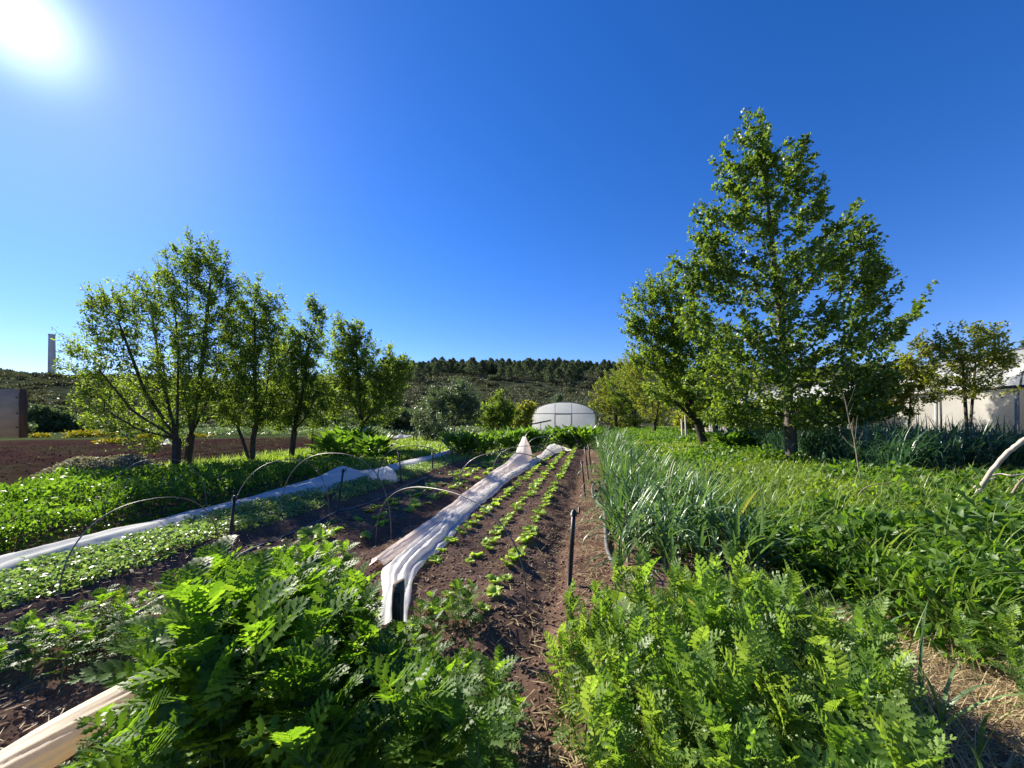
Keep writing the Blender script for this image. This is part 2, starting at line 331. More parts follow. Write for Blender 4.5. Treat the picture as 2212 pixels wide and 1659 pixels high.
# ------------------------------------------------------------------ ground sheet and hills
def axis(lo, hi, step, far_lo, far_hi, g=1.09):
    a = list(np.arange(lo, hi, step)); s = step; x = a[-1]
    while x < far_hi: s *= g; x += s; a.append(x)
    s = step; x = a[0]; b = []
    while x > far_lo: s *= g; x -= s; b.append(x)
    return np.array(b[::-1] + a)
def make_ground():
    xs = axis(-4.2, 2.4, 0.028, -900, 900, 1.02); ys = axis(0.9, 5.5, 0.028, -60, 1200, 1.03)
    X, Y = np.meshgrid(xs, ys); Z = hgt(X, Y)
    far = np.hypot(X, Y)
    Z = np.where(far > 300, -3.0, Z)
    nx, ny = len(xs), len(ys)
    V = np.stack([X, Y, Z], -1).reshape(-1, 3)
    i = np.arange(ny - 1)[:, None] * nx + np.arange(nx - 1)[None, :]
    q = np.stack([i, i + 1, i + nx + 1, i + nx], -1).reshape(-1, 4)
    b = MB(); b.add(V, q); o = b.build('ground', M['ground'], smooth=True)
    x, y = V[:, 0], V[:, 1]; v = x - SL * y
    soil = soil_mask(x, y)
    soil = np.maximum(soil, band(v, 0.2, 1.6, 0.2) * (y > 0.3) * (y < 26)); soil = np.maximum(soil, band(v, -10, -5.9, 0.2) * (y < 13) * (y > 0))
    red = field_mask(x, y) * np.clip(0.95 + 0.5 * fbm(x * 0.35, y * 0.35, 31), 0, 1)
    path = band(v, -0.30, 0.40, 0.12) * (y < 18) * np.clip(0.75 + 0.6 * fbm(x * 2, y * 2, 33), 0, 1)
    path = np.maximum(path, sst(1.2, 1.9, x) * (1 - sst(4.5, 6, x)) * (1 - sst(2.8, 3.6, y)) * 0.9)
    ca = o.data.color_attributes.new('zone', 'FLOAT_COLOR', 'POINT')
    ca.data.foreach_set('color', np.stack([soil, red, path, np.ones_like(x)], -1).astype(np.float32).ravel())
    tag(o, kind='structure'); return o
make_ground()

CREST = [(-600, 806), (0, 810), (60, 813), (130, 816), (300, 818), (520, 826), (760, 818), (880, 808), (960, 803), (1100, 802), (1240, 805), (1360, 809), (1500, 806), (1750, 800), (1900, 792), (2050, 806), (2300, 812), (2900, 815)]
HR0, HR1 = 62.0, 215.0
def hill_z(px, r):
    """height of the hill at range r in the direction of picture column px"""
    cx = np.interp(px, [c[0] for c in CREST], [c[1] for c in CREST])
    el = (HOR - cx) / F / np.hypot((px - CX) / F, 1.0)
    top = EYE + el * HR1
    t = np.clip((r - HR0) / (HR1 - HR0), 0, 1)
    prof = 0.35 * t + 0.65 * (t * t * (3 - 2 * t))
    z = top * prof + 0.9 * fbm(px * 0.02, r * 0.05, 41) * t
    z = np.where(r > HR1, top + 0.05 * (r - HR1) - 0.0016 * (r - HR1) ** 2, z)
    return z - 0.4 * (1 - np.clip(t * 12, 0, 1))
def dirxy(px):
    x = (px - CX) / F; L = np.hypot(x, 1.0); return x / L, 1.0 / L
def make_hill():
    px = np.linspace(-2600, 4600, 361); r = np.concatenate([np.linspace(HR0 - 2, HR1, 90), np.linspace(HR1 + 4, HR1 + 140, 20)])
    Pm, R = np.meshgrid(px, r); dx, dy = dirxy(Pm); Z = hill_z(Pm, R)
    V = np.stack([dx * R, dy * R, Z], -1).reshape(-1, 3); nx, ny = len(px), len(r)
    i = np.arange(ny - 1)[:, None] * nx + np.arange(nx - 1)[None, :]
    b = MB(); b.add(V, np.stack([i, i + 1, i + nx + 1, i + nx], -1).reshape(-1, 4))
    tag(b.build('hills', M['hill'], smooth=True), kind='structure')
make_hill()
def on_hill(px, r):
    dx, dy = dirxy(px); return np.array((dx * r, dy * r, float(hill_z(np.array(float(px)), np.array(float(r))))))

# ------------------------------------------------------------------ leaf clouds, blades and trees
def leaf_tpl(wd=0.3, fold=0.12, droop=0.1):
    return np.array([(0, 0, 0), (-wd, 0.42, fold), (0, 1, -droop), (wd, 0.42, fold), (0, 0.45, 0)]), np.array([(0, 4, 1), (1, 4, 2), (0, 3, 4), (4, 3, 2)])
LEAF = leaf_tpl(); NARROW = leaf_tpl(0.20, 0.07, 0.12); ROUND = leaf_tpl(0.40, 0.12, 0.1); OBL = leaf_tpl(0.22, 0.08, 0.18)
def frames(D, U):
    a = nrm(D); n = nrm(U - a * np.sum(U * a, -1, keepdims=True)); s = np.cross(a, n)
    return np.stack([s, a, n], -1)                                    # columns: side, axis, normal
def put_leaves(mb, tpl, P, D, U, size):
    V, Fa = tpl; Mx = frames(D, U); k = len(V)
    out = P[:, None, :] + np.einsum('nij,kj->nki', Mx, V) * size[:, None, None]
    mb.add(out.reshape(-1, 3), (Fa[None] + (np.arange(len(P)) * k)[:, None, None]).reshape(-1, 3))
def rdir(n, rng): return nrm(rng.normal(size=(n, 3)))
def blades(mb, P, az, L, wd, lean, bend, segs=5, fold=0.25, power=1.5, twist=0.0):
    """arching strap leaves: lean and bend are angles from the vertical"""
    n = len(P); t = np.linspace(0, 1, segs + 1)[None, :]
    ph = lean[:, None] + bend[:, None] * t ** power
    dl = (L / segs)[:, None]
    hor = np.concatenate([np.zeros((n, 1)), np.cumsum(np.sin(ph[:, :-1]) * dl, 1)], 1); ver = np.concatenate([np.zeros((n, 1)), np.cumsum(np.cos(ph[:, :-1]) * dl, 1)], 1)
    azz = az[:, None] + twist * t
    C = np.stack([P[:, 0:1] + hor * np.cos(azz), P[:, 1:2] + hor * np.sin(azz), P[:, 2:3] + ver], -1)
    side = np.stack([-np.sin(azz), np.cos(azz), np.zeros_like(azz)], -1)
    nor = np.stack([-np.cos(ph) * np.cos(azz), -np.cos(ph) * np.sin(azz), np.sin(ph)], -1)
    prof = (np.minimum(1, 0.75 + 0.6 * t) * (1 - t ** 2.2) + 0.02) * wd[:, None]
    Lf = C - side * prof[..., None] + nor * (fold * prof)[..., None]; Rt = C + side * prof[..., None] + nor * (fold * prof)[..., None]
    V = np.stack([Lf, C, Rt], 2).reshape(-1, 3); k = 3 * (segs + 1)
    f = []
    for i in range(segs):
        a = 3 * i; f += [(a, a + 1, a + 4, a + 3), (a + 1, a + 2, a + 5, a + 4)]
    mb.add(V, (np.array(f)[None] + (np.arange(n) * k)[:, None, None]).reshape(-1, 4))

def resample(P, seg):
    P = np.asarray(P, float); d = np.r_[0, np.cumsum(np.linalg.norm(np.diff(P, axis=0), axis=1))]
    n = max(2, int(d[-1] / seg) + 1); s = np.linspace(0, d[-1], n)
    return np.stack([np.interp(s, d, P[:, k]) for k in range(3)], -1)
def smooth_path(P, n=40):
    P = np.asarray(P, float); Q = np.vstack([2 * P[0] - P[1], P, 2 * P[-1] - P[-2]]); out = []
    m = len(P) - 1; per = max(2, n // m)
    for i in range(m):
        p0, p1, p2, p3 = Q[i:i + 4]
        for t in np.linspace(0, 1, per, endpoint=False):
            out.append(0.5 * (2 * p1 + (p2 - p0) * t + (2 * p0 - 5 * p1 + 4 * p2 - p3) * t * t + (3 * p1 - p0 - 3 * p2 + p3) * t ** 3))
    out.append(P[-1]); return np.array(out)

def grow(trunks, targets, rng, trunk_r, start_z, up=0.25, seg=0.18, reach=0.6):
    """a tree skeleton: every target is joined to the best limb below it by a curved shoot"""
    cap = 60000; pos = np.zeros((cap, 3)); par = np.full(cap, -1); plen = np.zeros(cap); dr = np.zeros((cap, 3)); ok = np.zeros(cap, bool); m = 0; paths = []
    for T in trunks:
        Q = resample(T, seg); idx = []
        for i, p in enumerate(Q):
            if i == 0 and m:
                j = int(np.argmin(np.linalg.norm(pos[:m] - p, axis=1)))
                if np.linalg.norm(pos[j] - p) < seg * 1.2: par[m] = j; pos[m] = p; plen[m] = plen[j]; dr[m] = dr[j]; ok[m] = False; idx += [j, m]; m += 1; continue
            par[m] = -1 if i == 0 else m - 1; plen[m] = 0 if i == 0 else plen[m - 1] + seg * 0.45
            dr[m] = nrm(Q[min(i + 1, len(Q) - 1)] - Q[max(i - 1, 0)]); ok[m] = p[2] >= start_z; pos[m] = p; idx.append(m); m += 1
        paths.append(idx)
    c0 = np.array([np.mean([t[0][0] for t in trunks]), np.mean([t[0][1] for t in trunks]), start_z])
    for T in targets[np.argsort(np.linalg.norm(targets - c0, axis=1))]:
        d = T - pos[:m]; L = np.linalg.norm(d, axis=1) + 1e-6; cs = np.einsum('ij,ij->i', d, dr[:m]) / L
        cost = L * (1 + 2.2 * np.maximum(0, 0.3 - d[:, 2] / L) + 0.7 * np.maximum(0, 0.2 - cs)) + reach * plen[:m]; cost[~ok[:m]] = 1e9
        i = int(np.argmin(cost)); l = L[i]
        if l < seg * 0.6: continue
        p0 = pos[i].copy(); p1 = p0 + nrm(dr[i] * 0.45 + d[i] / l) * l * 0.33; p2 = T - np.array((0, 0, up * l)) - d[i] * 0.2; p3 = T
        n = max(2, int(l / seg)); idx = [i]; last = i
        for t in np.linspace(0, 1, n + 1)[1:]:
            q = (1 - t) ** 3 * p0 + 3 * (1 - t) ** 2 * t * p1 + 3 * (1 - t) * t * t * p2 + t ** 3 * p3 + rng.normal(size=3) * seg * 0.05
            par[m] = last; plen[m] = plen[last] + l / n; dr[m] = nrm(q - pos[last]); ok[m] = True; pos[m] = q; last = m; idx.append(m); m += 1
        paths.append(idx)
    pos, par, dr = pos[:m], par[:m], dr[:m]; cnt = np.zeros(m); kids = np.bincount(par[par >= 0], minlength=m)
    cnt[kids == 0] = 1
    for i in range(m - 1, -1, -1):
        if par[i] >= 0: cnt[par[i]] += cnt[i]
    rt = trunk_r / max(cnt) ** 0.56; rad = np.maximum(rt * np.maximum(cnt, 0.7) ** 0.56, 0.0035)
    return pos, par, dr, cnt, rad, paths
def env_targets(ells, Y, n, rng, depth=0.85, lo=0.0):
    """points inside the crown: each ellipsoid is given by its outline seen from the garden path, at range Y"""
    A = np.array([e[2] * e[3] for e in ells], float); pick = rng.choice(len(ells), n, p=A / A.sum()); out = []
    for k in pick:
        x, y, rx, ry = ells[k][:4]; yo = ells[k][4] if len(ells[k]) > 4 else 0.0
        d = rng.normal(size=3); d = d / np.linalg.norm(d) * rng.uniform(lo, 1) ** (1 / 3.2)
        c = at(x, y, Y + yo); sx, sz = rx * Y / F, ry * Y / F
        out.append(c + np.array((d[0] * sx, d[1] * min(sx, 2.2) * depth, d[2] * sz)))
    return np.array(out)
def tree(name, label, cat, group, trunks, ells, Y, leafm, barkm='bark', nt_=220, nleaf=6000, size=0.075, tpl=LEAF, seed=1, trunk_r=0.09,
         start_z=0.9, up=0.25, depth=0.85, droop=0.0, twig_cnt=3, seg=0.17, spread=1.0, reach=0.75, shoots=0.3, spires=(), pivot=None, dense=1.0):
    rng = np.random.default_rng(seed); base = np.array(trunks[0][0], float)
    T = env_targets(ells, Y, int(nt_ * 3.0), rng, depth); nleaf = int(nleaf * 3.0 * dense)
    cc = T.mean(0); far_ = np.linalg.norm((T - cc) / (T.std(0) + 1e-6), axis=1); pk = (rng.random(len(T)) < shoots) & (far_ > 1.0) & (T[:, 2] > cc[2] - T[:, 2].std())
    T[pk] += np.stack([(T[pk, 0] - cc[0]) * .10, (T[pk, 1] - cc[1]) * .10, rng.uniform(.15, .5, pk.sum()) * T[:, 2].std() * .9], -1)
    for sp in spires:
        if len(sp) == 2: sx, sy = sp[0] + ((pivot or sp[0]) - sp[0]) * .28, sp[1] + 85
        else: sx, sy = sp[2:4]
        k = 7; dy = rng.uniform(-.5, .5) * (1 if len(sp) == 2 else .5)
        T = np.vstack([T, [at(sx + (sp[0] - sx) * q + rng.normal() * 3, sy + (sp[1] - sy) * q + rng.normal() * 3, Y + dy) for q in np.linspace(0, 1, k)]])
        q = rng.random(5); T = np.vstack([T, [at(sx + (sp[0] - sx) * a + rng.normal() * 9, sy + (sp[1] - sy) * a + rng.normal() * 6, Y + dy + rng.normal() * .2) for a in q]])
    pos, par, dr, cnt, rad, paths = grow([np.array(t, float) for t in trunks], T, rng, trunk_r, start_z, up, seg, reach)
    root = empty(name, base, label, cat, group)
    b = MB()
    for k, idx in enumerate(paths):
        r = rad[idx].copy()
        if k >= len(trunks) and len(r) > 1: r[0] = min(r[0], r[1] * 1.15)
        if k < len(trunks):
            r[:2] *= np.array([1.35, 1.12])[:len(r[:2])]
        b.tube(pos[idx] - base, r, 7 if r.max() > 0.03 else 4, caps=False)
    b.build('trunk', M[barkm], root, smooth=True)
    cand = np.where((cnt <= twig_cnt) & (par >= 0) & (pos[:, 2] > start_z * 0.8))[0]
    ii = rng.choice(cand, nleaf); t = rng.random(nleaf)[:, None]
    P = pos[ii] * t + pos[par[ii]] * (1 - t)
    D = dr[ii] * 0.55 + rdir(nleaf, rng) * 0.85 * spread + np.array((0, 0, -droop)); D = nrm(D)
    P = P + D * 0.02 + rng.normal(size=(nleaf, 3)) * size * 0.33 * spread
    U = np.array((0, 0, 1.0)) + rng.normal(size=(nleaf, 3)) * 0.75
    m = MB(); put_leaves(m, tpl, P - base, D, U, size * rng.uniform(0.55, 1.15, nleaf))
    m.build('crown', M[leafm], root)
    return root

def g3(px, py): return gp(px, py)
def trunk_px(base_px, rest, Y=None):
    """trunk polyline: foot on the ground, then points at the same range (with a depth shift)"""
    b = gp(*base_px); b = b - np.array((0, 0, 0.06)); y = b[1]
    return [b] + [at(p[0], p[1], y + (p[2] if len(p) > 2 else 0)) for p in rest]

# the row of almond trees along the ploughed field
def fan(foot, fork, ends, seed, thick=0.6):
    """a short trunk that forks into several limbs"""
    rng = np.random.default_rng(seed); t = trunk_px(foot, fork); y = t[0][1]; out = [t]
    for e in ends:
        dy = rng.uniform(-.7, .7); q = at(e[0], e[1], y + dy); f = t[-1]
        mid = f * 0.55 + q * 0.45 + np.array(((q[0] - f[0]) * .12, dy * .15, -.05 * abs(q[0] - f[0])))
        out.append([f, mid, q])
    return out, y
AG = 'almond trees along the ploughed field'
tr, y = fan((378, 1034), [(381, 985), (382, 948)], [(215, 800), (258, 700), (325, 660), (385, 730), (235, 890), (350, 780)], 3)
tree('almond_tree', 'almond tree whose long sprays reach out towards the tall chimney', 'tree', AG, tr,
     [(330, 760, 95, 120), (255, 700, 65, 70), (235, 655, 42, 30), (205, 660, 25, 10), (315, 640, 55, 60), (185, 765, 45, 22), (190, 800, 50, 25), (162, 752, 20, 8), (255, 880, 85, 55), (205, 850, 40, 35), (390, 840, 70, 90), (310, 930, 75, 28), (340, 960, 50, 18)],
     y, 'almond', 'bark', 330, 11500, 0.088, NARROW, 3, 0.085, 0.75, pivot=330, dense=.63, spires=[(171, 661), (191, 646), (240, 628), (291, 592), (316, 588), (333, 610), (132, 738, 215, 820), (130, 778, 220, 850), (178, 744, 250, 820), (150, 735, 230, 830), (172, 835, 260, 900), (180, 894, 270, 920), (215, 640)])
tr, y = fan((403, 1020), [(408, 975), (413, 938)], [(402, 560), (455, 600), (500, 690), (440, 720), (470, 790), (375, 640)], 4)
tree('almond_tree', 'tallest almond tree, its dense crown peaking in two leafy tips', 'tree', AG, tr,
     [(430, 660, 80, 105), (400, 560, 30, 40), (402, 525, 9, 16), (455, 575, 45, 45), (490, 660, 52, 70), (460, 770, 85, 95), (500, 830, 55, 75), (370, 610, 22, 30), (420, 860, 60, 50)],
     y, 'almond', 'bark', 330, 12500, 0.092, NARROW, 4, 0.085, 0.9, pivot=430, dense=.63, spires=[(404, 506), (355, 535), (380, 528), (353, 577), (458, 526), (476, 548), (440, 545), (520, 600)])
tr, y = fan((545, 1012), [(526, 955), (514, 925)], [(500, 820), (535, 720), (480, 860)], 5)
t2 = [tr[0][0], at(546, 950, y), at(556, 905, y)]
tr += [t2] + [[t2[-1], at(575, 850, y + .2), at(585, 760, y + .3)], [t2[-1], at(550, 820, y - .2), at(550, 680, y - .3)]]
tree('almond_tree', 'forked almond tree with a leaning trunk, beside the tallest almond', 'tree', AG, tr,
     [(540, 725, 58, 90), (565, 810, 65, 85), (500, 850, 50, 70), (556, 635, 14, 28), (592, 700, 30, 55), (535, 890, 65, 38), (585, 880, 40, 40)],
     y, 'almond', 'bark', 270, 10500, 0.098, NARROW, 5, 0.08, 0.9, pivot=540, dense=.63, spires=[(522, 592), (555, 593), (578, 621), (588, 650), (600, 690)])
tr, y = fan((628, 1000), [(632, 960), (636, 930)], [(640, 800), (668, 740), (608, 850), (685, 850)], 6)
tree('almond_tree', 'slim almond tree with a bare feathery leader above its crown', 'tree', AG, tr,
     [(640, 840, 60, 80), (660, 760, 40, 60), (605, 870, 45, 60), (685, 690, 22, 38), (672, 645, 6, 15), (690, 870, 40, 55), (620, 770, 34, 60)],
     y, 'almond', 'bark', 240, 10000, 0.115, NARROW, 6, 0.085, 0.9, pivot=640, dense=.63, spires=[(604, 670), (651, 675), (683, 630), (705, 668), (670, 650), (620, 700)])
tr, y = fan((772, 980), [(778, 945), (783, 918)], [(740, 780), (790, 770), (845, 810), (768, 730), (815, 860)], 7)
t2 = [tr[0][0] + np.array((-0.35, 0, 0.0)), at(745, 945, y), at(725, 915, y), at(712, 850, y)]; tr.append(t2)
tree('almond_tree', 'rounded almond tree at the end of the row, nearest the pine hill', 'tree', AG, tr,
     [(790, 800, 75, 80), (740, 775, 45, 60), (765, 722, 26, 30), (730, 700, 15, 20), (845, 815, 42, 60), (800, 870, 75, 45), (715, 850, 40, 55), (870, 800, 16, 35)],
     y, 'almond', 'bark', 290, 13000, 0.138, NARROW, 7, 0.12, 1.0, pivot=780, dense=.63, spires=[(730, 688), (770, 693), (800, 718), (845, 742), (880, 765), (748, 700)])
t = trunk_px((672, 990), [(674, 960), (676, 930)])
tree('sapling', 'thin staked sapling between the slim almond and the rounded one', 'tree', None, [t], [(676, 925, 14, 25), (670, 900, 10, 20)], t[0][1], 'almond', 'bark', 14, 160, 0.08, NARROW, 8, 0.025, 0.5)

# the big pear tree and its neighbours
t = trunk_px((1712, 1014), [(1708, 960), (1706, 900), (1696, 800), (1686, 690), (1672, 560), (1660, 450), (1648, 340), (1641, 250)]); Y6 = t[0][1]
tree('pear_tree', 'tall pyramid shaped pear tree with glossy dark leaves', 'tree', None, [t],
     [(1641, 278, 7, 16), (1640, 310, 20, 36), (1650, 360, 49, 50), (1590, 390, 25, 42), (1737, 340, 12, 42), (1725, 400, 30, 46), (1640, 460, 81, 58), (1545, 460, 18, 46), (1760, 480, 38, 58), (1785, 420, 11, 37), (1540, 530, 38, 50), (1800, 570, 47, 58), (1560, 590, 60, 58), (1500, 690, 51, 46), (1900, 620, 34, 58), (1680, 590, 103, 67), (1860, 510, 24, 50), (1890, 540, 13, 42), (1860, 610, 47, 75), (1520, 620, 60, 50), (1700, 720, 163, 75), (1880, 700, 43, 67), (1985, 660, 15, 11), (1960, 690, 17, 10), (1930, 720, 21, 12), (1590, 800, 120, 58), (1800, 810, 111, 67), (1720, 880, 137, 37), (1850, 870, 77, 33), (1560, 880, 51, 29), (1790, 880, 120, 34), (1880, 830, 60, 60), (1620, 890, 110, 32)],
     Y6, 'pear', 'bark_grey', 640, 17500, 0.12, ROUND, 12, 0.15, 1.05, 0.4, 0.95, 0.15, 4, 0.3, shoots=0.08, pivot=1690, dense=.8, spires=[(1639, 224), (1609, 257), (1582, 274), (1542, 343), (1535, 390), (1500, 453), (1515, 433), (1488, 502), (1448, 547), (1490, 539), (1741, 276), (1708, 294), (1780, 376), (1852, 435), (1887, 467), (1907, 542), (1927, 581), (1998, 641, 1930, 730), (1985, 655, 1910, 750), (1946, 725), (1660, 270), (1760, 330), (1562, 310), (1830, 470)])
tr, y = fan((1527, 978), [(1515, 940), (1508, 915)], [(1400, 680), (1440, 640), (1470, 760), (1420, 800)], 13)
t2 = [tr[0][0] + np.array((0.4, 0.1, 0)), at(1545, 945, y), at(1546, 915, y)]; tr += [t2, [t2[-1], at(1530, 840, y), at(1500, 700, y)], [t2[-1], at(1560, 860, y), at(1570, 780, y + .5)]]
tree('almond_tree', 'two trunked tree tucked behind the tall pear tree', 'tree', None, tr,
     [(1450, 660, 55, 60), (1395, 630, 32, 28), (1360, 655, 14, 12), (1370, 710, 25, 32), (1420, 740, 62, 62), (1500, 760, 90, 90), (1450, 830, 62, 50), (1540, 860, 80, 50), (1475, 605, 35, 35)],
     y, 'almond', 'bark', 330, 12500, 0.135, LEAF, 13, 0.17, 1.2, pivot=1480, dense=.75, spires=[(1340, 648, 1400, 720), (1402, 592), (1425, 590), (1360, 690, 1410, 760), (1350, 765, 1390, 790), (1450, 580)])
def simple_tree(label, foot, ells, leafm, seed, nl, size, nt_=120, r=0.07, sz=0.7, name='orchard_tree', Yo=None, tpl=LEAF, nstem=3, group='orchard trees by the greenhouse wall', barkm='bark', up=0.3, spires=()):
    if Yo is None: b = gp(*foot)
    else:
        b = at(foot[0], foot[1], Yo); b[2] = h1(b[0], b[1])
    b = b - np.array((0, 0, 0.05)); Yy = b[1]; rng = np.random.default_rng(seed); tr = []
    cx = np.average([e[0] for e in ells], weights=[e[2] * e[3] for e in ells]); cy = np.average([e[1] for e in ells], weights=[e[2] * e[3] for e in ells])
    for k in range(nstem):
        a = rng.uniform(-1, 1); end = at(cx + a * 30 * (10 / Yy) * 2, cy, Yy + rng.uniform(-.5, .5))
        st = b + np.array((rng.uniform(-.12, .12), rng.uniform(-.12, .12), 0)) * (nstem > 1)
        tr.append([st, st * 0.6 + end * 0.4 + np.array((rng.uniform(-.1, .1), 0, 0)), end])
    return tree(name, label, 'tree', group, tr, ells, Yy, leafm, barkm, nt_, nl, size, tpl, seed, r, b[2] + sz, up, shoots=0.5, spires=[(x_, y_, x_ + (cx - x_) * .3, y_ + 34) for x_, y_ in spires])
simple_tree('yellowish green orchard tree beside two thin wooden stakes', (1412, 942), [(1415, 850, 58, 60), (1365, 815, 38, 45), (1390, 790, 45, 35), (1455, 800, 40, 50), (1440, 890, 40, 30)], 'young', 21, 6000, 0.13, 140, 0.10, 0.8)
simple_tree('loose crowned tree overhanging the end of the white tunnel', (1335, 933), [(1330, 850, 40, 55), (1300, 870, 32, 42), (1350, 900, 40, 30), (1345, 800, 15, 25)], 'young', 22, 5200, 0.16, 120, 0.12, 0.5)
simple_tree('olive green tree rising behind the yellowish orchard tree', (1375, 934), [(1345, 840, 45, 50), (1370, 790, 20, 40), (1380, 880, 50, 40)], 'almond', 23, 4600, 0.15, 110, 0.12, 0.5)
simple_tree('vase shaped young tree in front of the long greenhouse wall', (2093, 0), [(2110, 770, 55, 45), (2130, 730, 35, 35), (2050, 790, 45, 45), (2160, 790, 35, 40), (2035, 740, 14, 30), (2080, 830, 70, 22), (2070, 720, 16, 25), (2190, 840, 20, 10)], 'young', 24, 2300, 0.085, 130, 0.05, 1.35, Yo=10.0, nstem=2)
simple_tree('many stemmed bushy tree between the pear tree and the greenhouse', (1952, 0), [(1950, 810, 40, 50), (1985, 790, 35, 45), (1930, 850, 38, 35), (1990, 750, 14, 28), (1960, 870, 40, 25), (2010, 840, 25, 30)], 'young', 25, 3000, 0.085, 120, 0.03, 1.2, Yo=11.5, nstem=4)

GW = 'light shrubs along the greenhouse wall'
for k, (px, py, Yo, lab) in enumerate([(1605, 893, 20.0, 'light green shrub between the two trunked tree and the pear trunk'), (1665, 890, 18.5, 'light green shrub just behind the pear trunk'), (1765, 892, 17.0, 'light green shrub behind the dead sapling'), (1862, 888, 15.5, 'light green shrub at the edge of the dark leek bed'), (1505, 900, 27.0, 'light green shrub seen between the trunks of the two trunked tree')]):
    simple_tree(lab, (px, 0), [(px, py, 46, 24), (px + 18, py - 14, 26, 18), (px - 22, py + 8, 30, 18)], 'young', 60 + k, 1500, .15 * Yo / 18, 60, .04, .1, 'shrub', Yo, LEAF, 4, GW)
# shrubs in front of the pine hill
GS = 'shrubs below the pine hill'
simple_tree('silvery shrub with tall upright shoots below the pine hill', (975, 950), [(965, 880, 50, 40), (985, 850, 35, 30), (1000, 836, 4, 16), (985, 842, 4, 14), (955, 845, 5, 15), (935, 850, 5, 20), (1015, 880, 30, 35), (930, 890, 30, 30)], 'silver', 31, 3600, 0.17, 150, 0.08, 0.3, 'shrub', None, LEAF, 5, GS, up=0.8, spires=[(1001, 826), (985, 838), (956, 842), (936, 848), (968, 834), (1018, 856), (1030, 872), (912, 872)])
simple_tree('dark twiggy shrub at the foot of the silvery one', (925, 960), [(925, 915, 30, 35), (945, 930, 30, 22), (900, 905, 12, 20)], 'silver', 32, 1500, 0.13, 80, 0.06, 0.2, 'shrub', None, NARROW, 6, GS, spires=[(903, 888), (922, 882), (941, 896), (893, 905), (955, 908)])
simple_tree('round green shrub between the silvery one and the white tunnel', (1075, 945), [(1075, 890, 36, 36), (1055, 905, 30, 25), (1095, 900, 25, 30), (1080, 860, 15, 15)], 'almond', 33, 2800, 0.16, 110, 0.08, 0.3, 'shrub', None, LEAF, 4, GS, spires=[(1058, 856), (1080, 846), (1099, 862), (1045, 874), (1112, 880)])
simple_tree('low shrub pressed against the side of the white tunnel', (1130, 940), [(1130, 900, 24, 30), (1145, 885, 14, 18), (1118, 915, 18, 20)], 'young', 34, 1800, 0.17, 80, 0.07, 0.2, 'shrub', None, LEAF, 4, GS, spires=[(1122, 872), (1138, 864), (1152, 870)])
simple_tree('leafy shrub behind the rounded almond tree', (860, 936), [(855, 905, 40, 25), (890, 915, 25, 18)], 'olive', 35, 2600, 0.24, 80, 0.08, 0.2, 'shrub', None, LEAF, 4, GS)
simple_tree('pale poplar shoot standing just behind the white tunnel', (1205, 930), [(1205, 872, 10, 22), (1212, 860, 5, 10)], 'silver', 36, 500, 0.3, 30, 0.05, 1.0, 'young_poplar', 60.0, LEAF, 1, None)
simple_tree('spreading olive tree below the scrubby hill', (115, 940), [(112, 905, 38, 28), (90, 915, 25, 18), (140, 920, 28, 18)], 'olive', 37, 4200, 0.34, 110, 0.16, 0.5, 'olive_tree', 42.0, LEAF, 3, None)

# ------------------------------------------------------------------ chimney, pines and scrub on the hills
def lathe(mb, prof, k=28):
    prof = np.array(prof, float); a = np.arange(k) * 2 * math.pi / k
    V = np.stack([prof[:, 0:1] * np.cos(a), prof[:, 0:1] * np.sin(a), np.repeat(prof[:, 1:2], k, 1)], -1).reshape(-1, 3)
    i = np.arange(len(prof) - 1)[:, None] * k; j = np.arange(k)[None]; j2 = (j + 1) % k
    mb.add(V, np.stack([i + j, i + j2, i + k + j2, i + k + j], -1).reshape(-1, 4)); return mb
c = on_hill(112, 208); top = at(112, 722, c[1])[2] - c[2]
ch = empty('chimney', c, 'tall pale concrete chimney on the scrubby hill crest', 'chimney')
lathe(MB(), [(1.0, -1.5), (0.90, top * 0.5), (0.80, top - 0.5)]).build('shaft', M['concrete'], ch, smooth=True)
lathe(MB(), [(0.80, top - 0.5), (0.88, top - 0.45), (0.88, top), (0.62, top), (0.62, top - 2)]).build('rim', M['concrete'], ch, smooth=False)

def pine_proto(seed, h=6.0, rx=1.7):
    rng = np.random.default_rng(seed); n = 1100; tt = rng.random(n) ** 0.8
    prof = np.interp(tt, [0, 0.12, 0.35, 0.75, 1], [0.35, 0.9, 1.0, 0.55, 0.05])
    a = rng.uniform(0, 2 * math.pi, n); lob = 1 + 0.3 * np.sin(a * 3 + tt * 17 + seed) * (1 - tt * .5)
    r = rx * prof * lob * rng.uniform(0.45, 1, n)
    P = np.stack([r * np.cos(a), r * np.sin(a), h * (0.14 + 0.86 * tt)], -1)
    D = nrm(np.stack([np.cos(a), np.sin(a), 0.6 + 0 * a], -1) + rng.normal(size=(n, 3)) * 0.7)
    m = MB(); put_leaves(m, NARROW, P, D, rdir(n, rng) + np.array((0, 0, .6)), rng.uniform(0.35, 0.8, n))
    tr = MB().tube([(0, 0, -0.6), (0.05, 0, h * 0.4), (0, 0.05, h * 0.9)], [0.16, 0.11, 0.03], 5)
    return m.mesh('pine_crown', M['pine']), tr.mesh('pine_trunk', M['bark'])
PINES = [pine_proto(50 + k, h, rx) for k, (h, rx) in enumerate([(6.4, 1.9), (6.0, 1.6), (5.2, 2.0), (5.6, 1.5), (4.6, 1.9)])]
def pine(p, s, label, group):
    k = int(RNG.integers(len(PINES))); cm, tm = PINES[k]
    o = bpy.data.objects.new('pine_tree', cm); COL.objects.link(o); o.location = p; o.scale = (s * RNG.uniform(.9, 1.2), s * RNG.uniform(.9, 1.2), s)
    o.rotation_euler = (0, 0, RNG.uniform(0, 6.28)); tag(o, label, 'tree', group)
    tk = bpy.data.objects.new('trunk', tm); COL.objects.link(tk); tk.parent = o
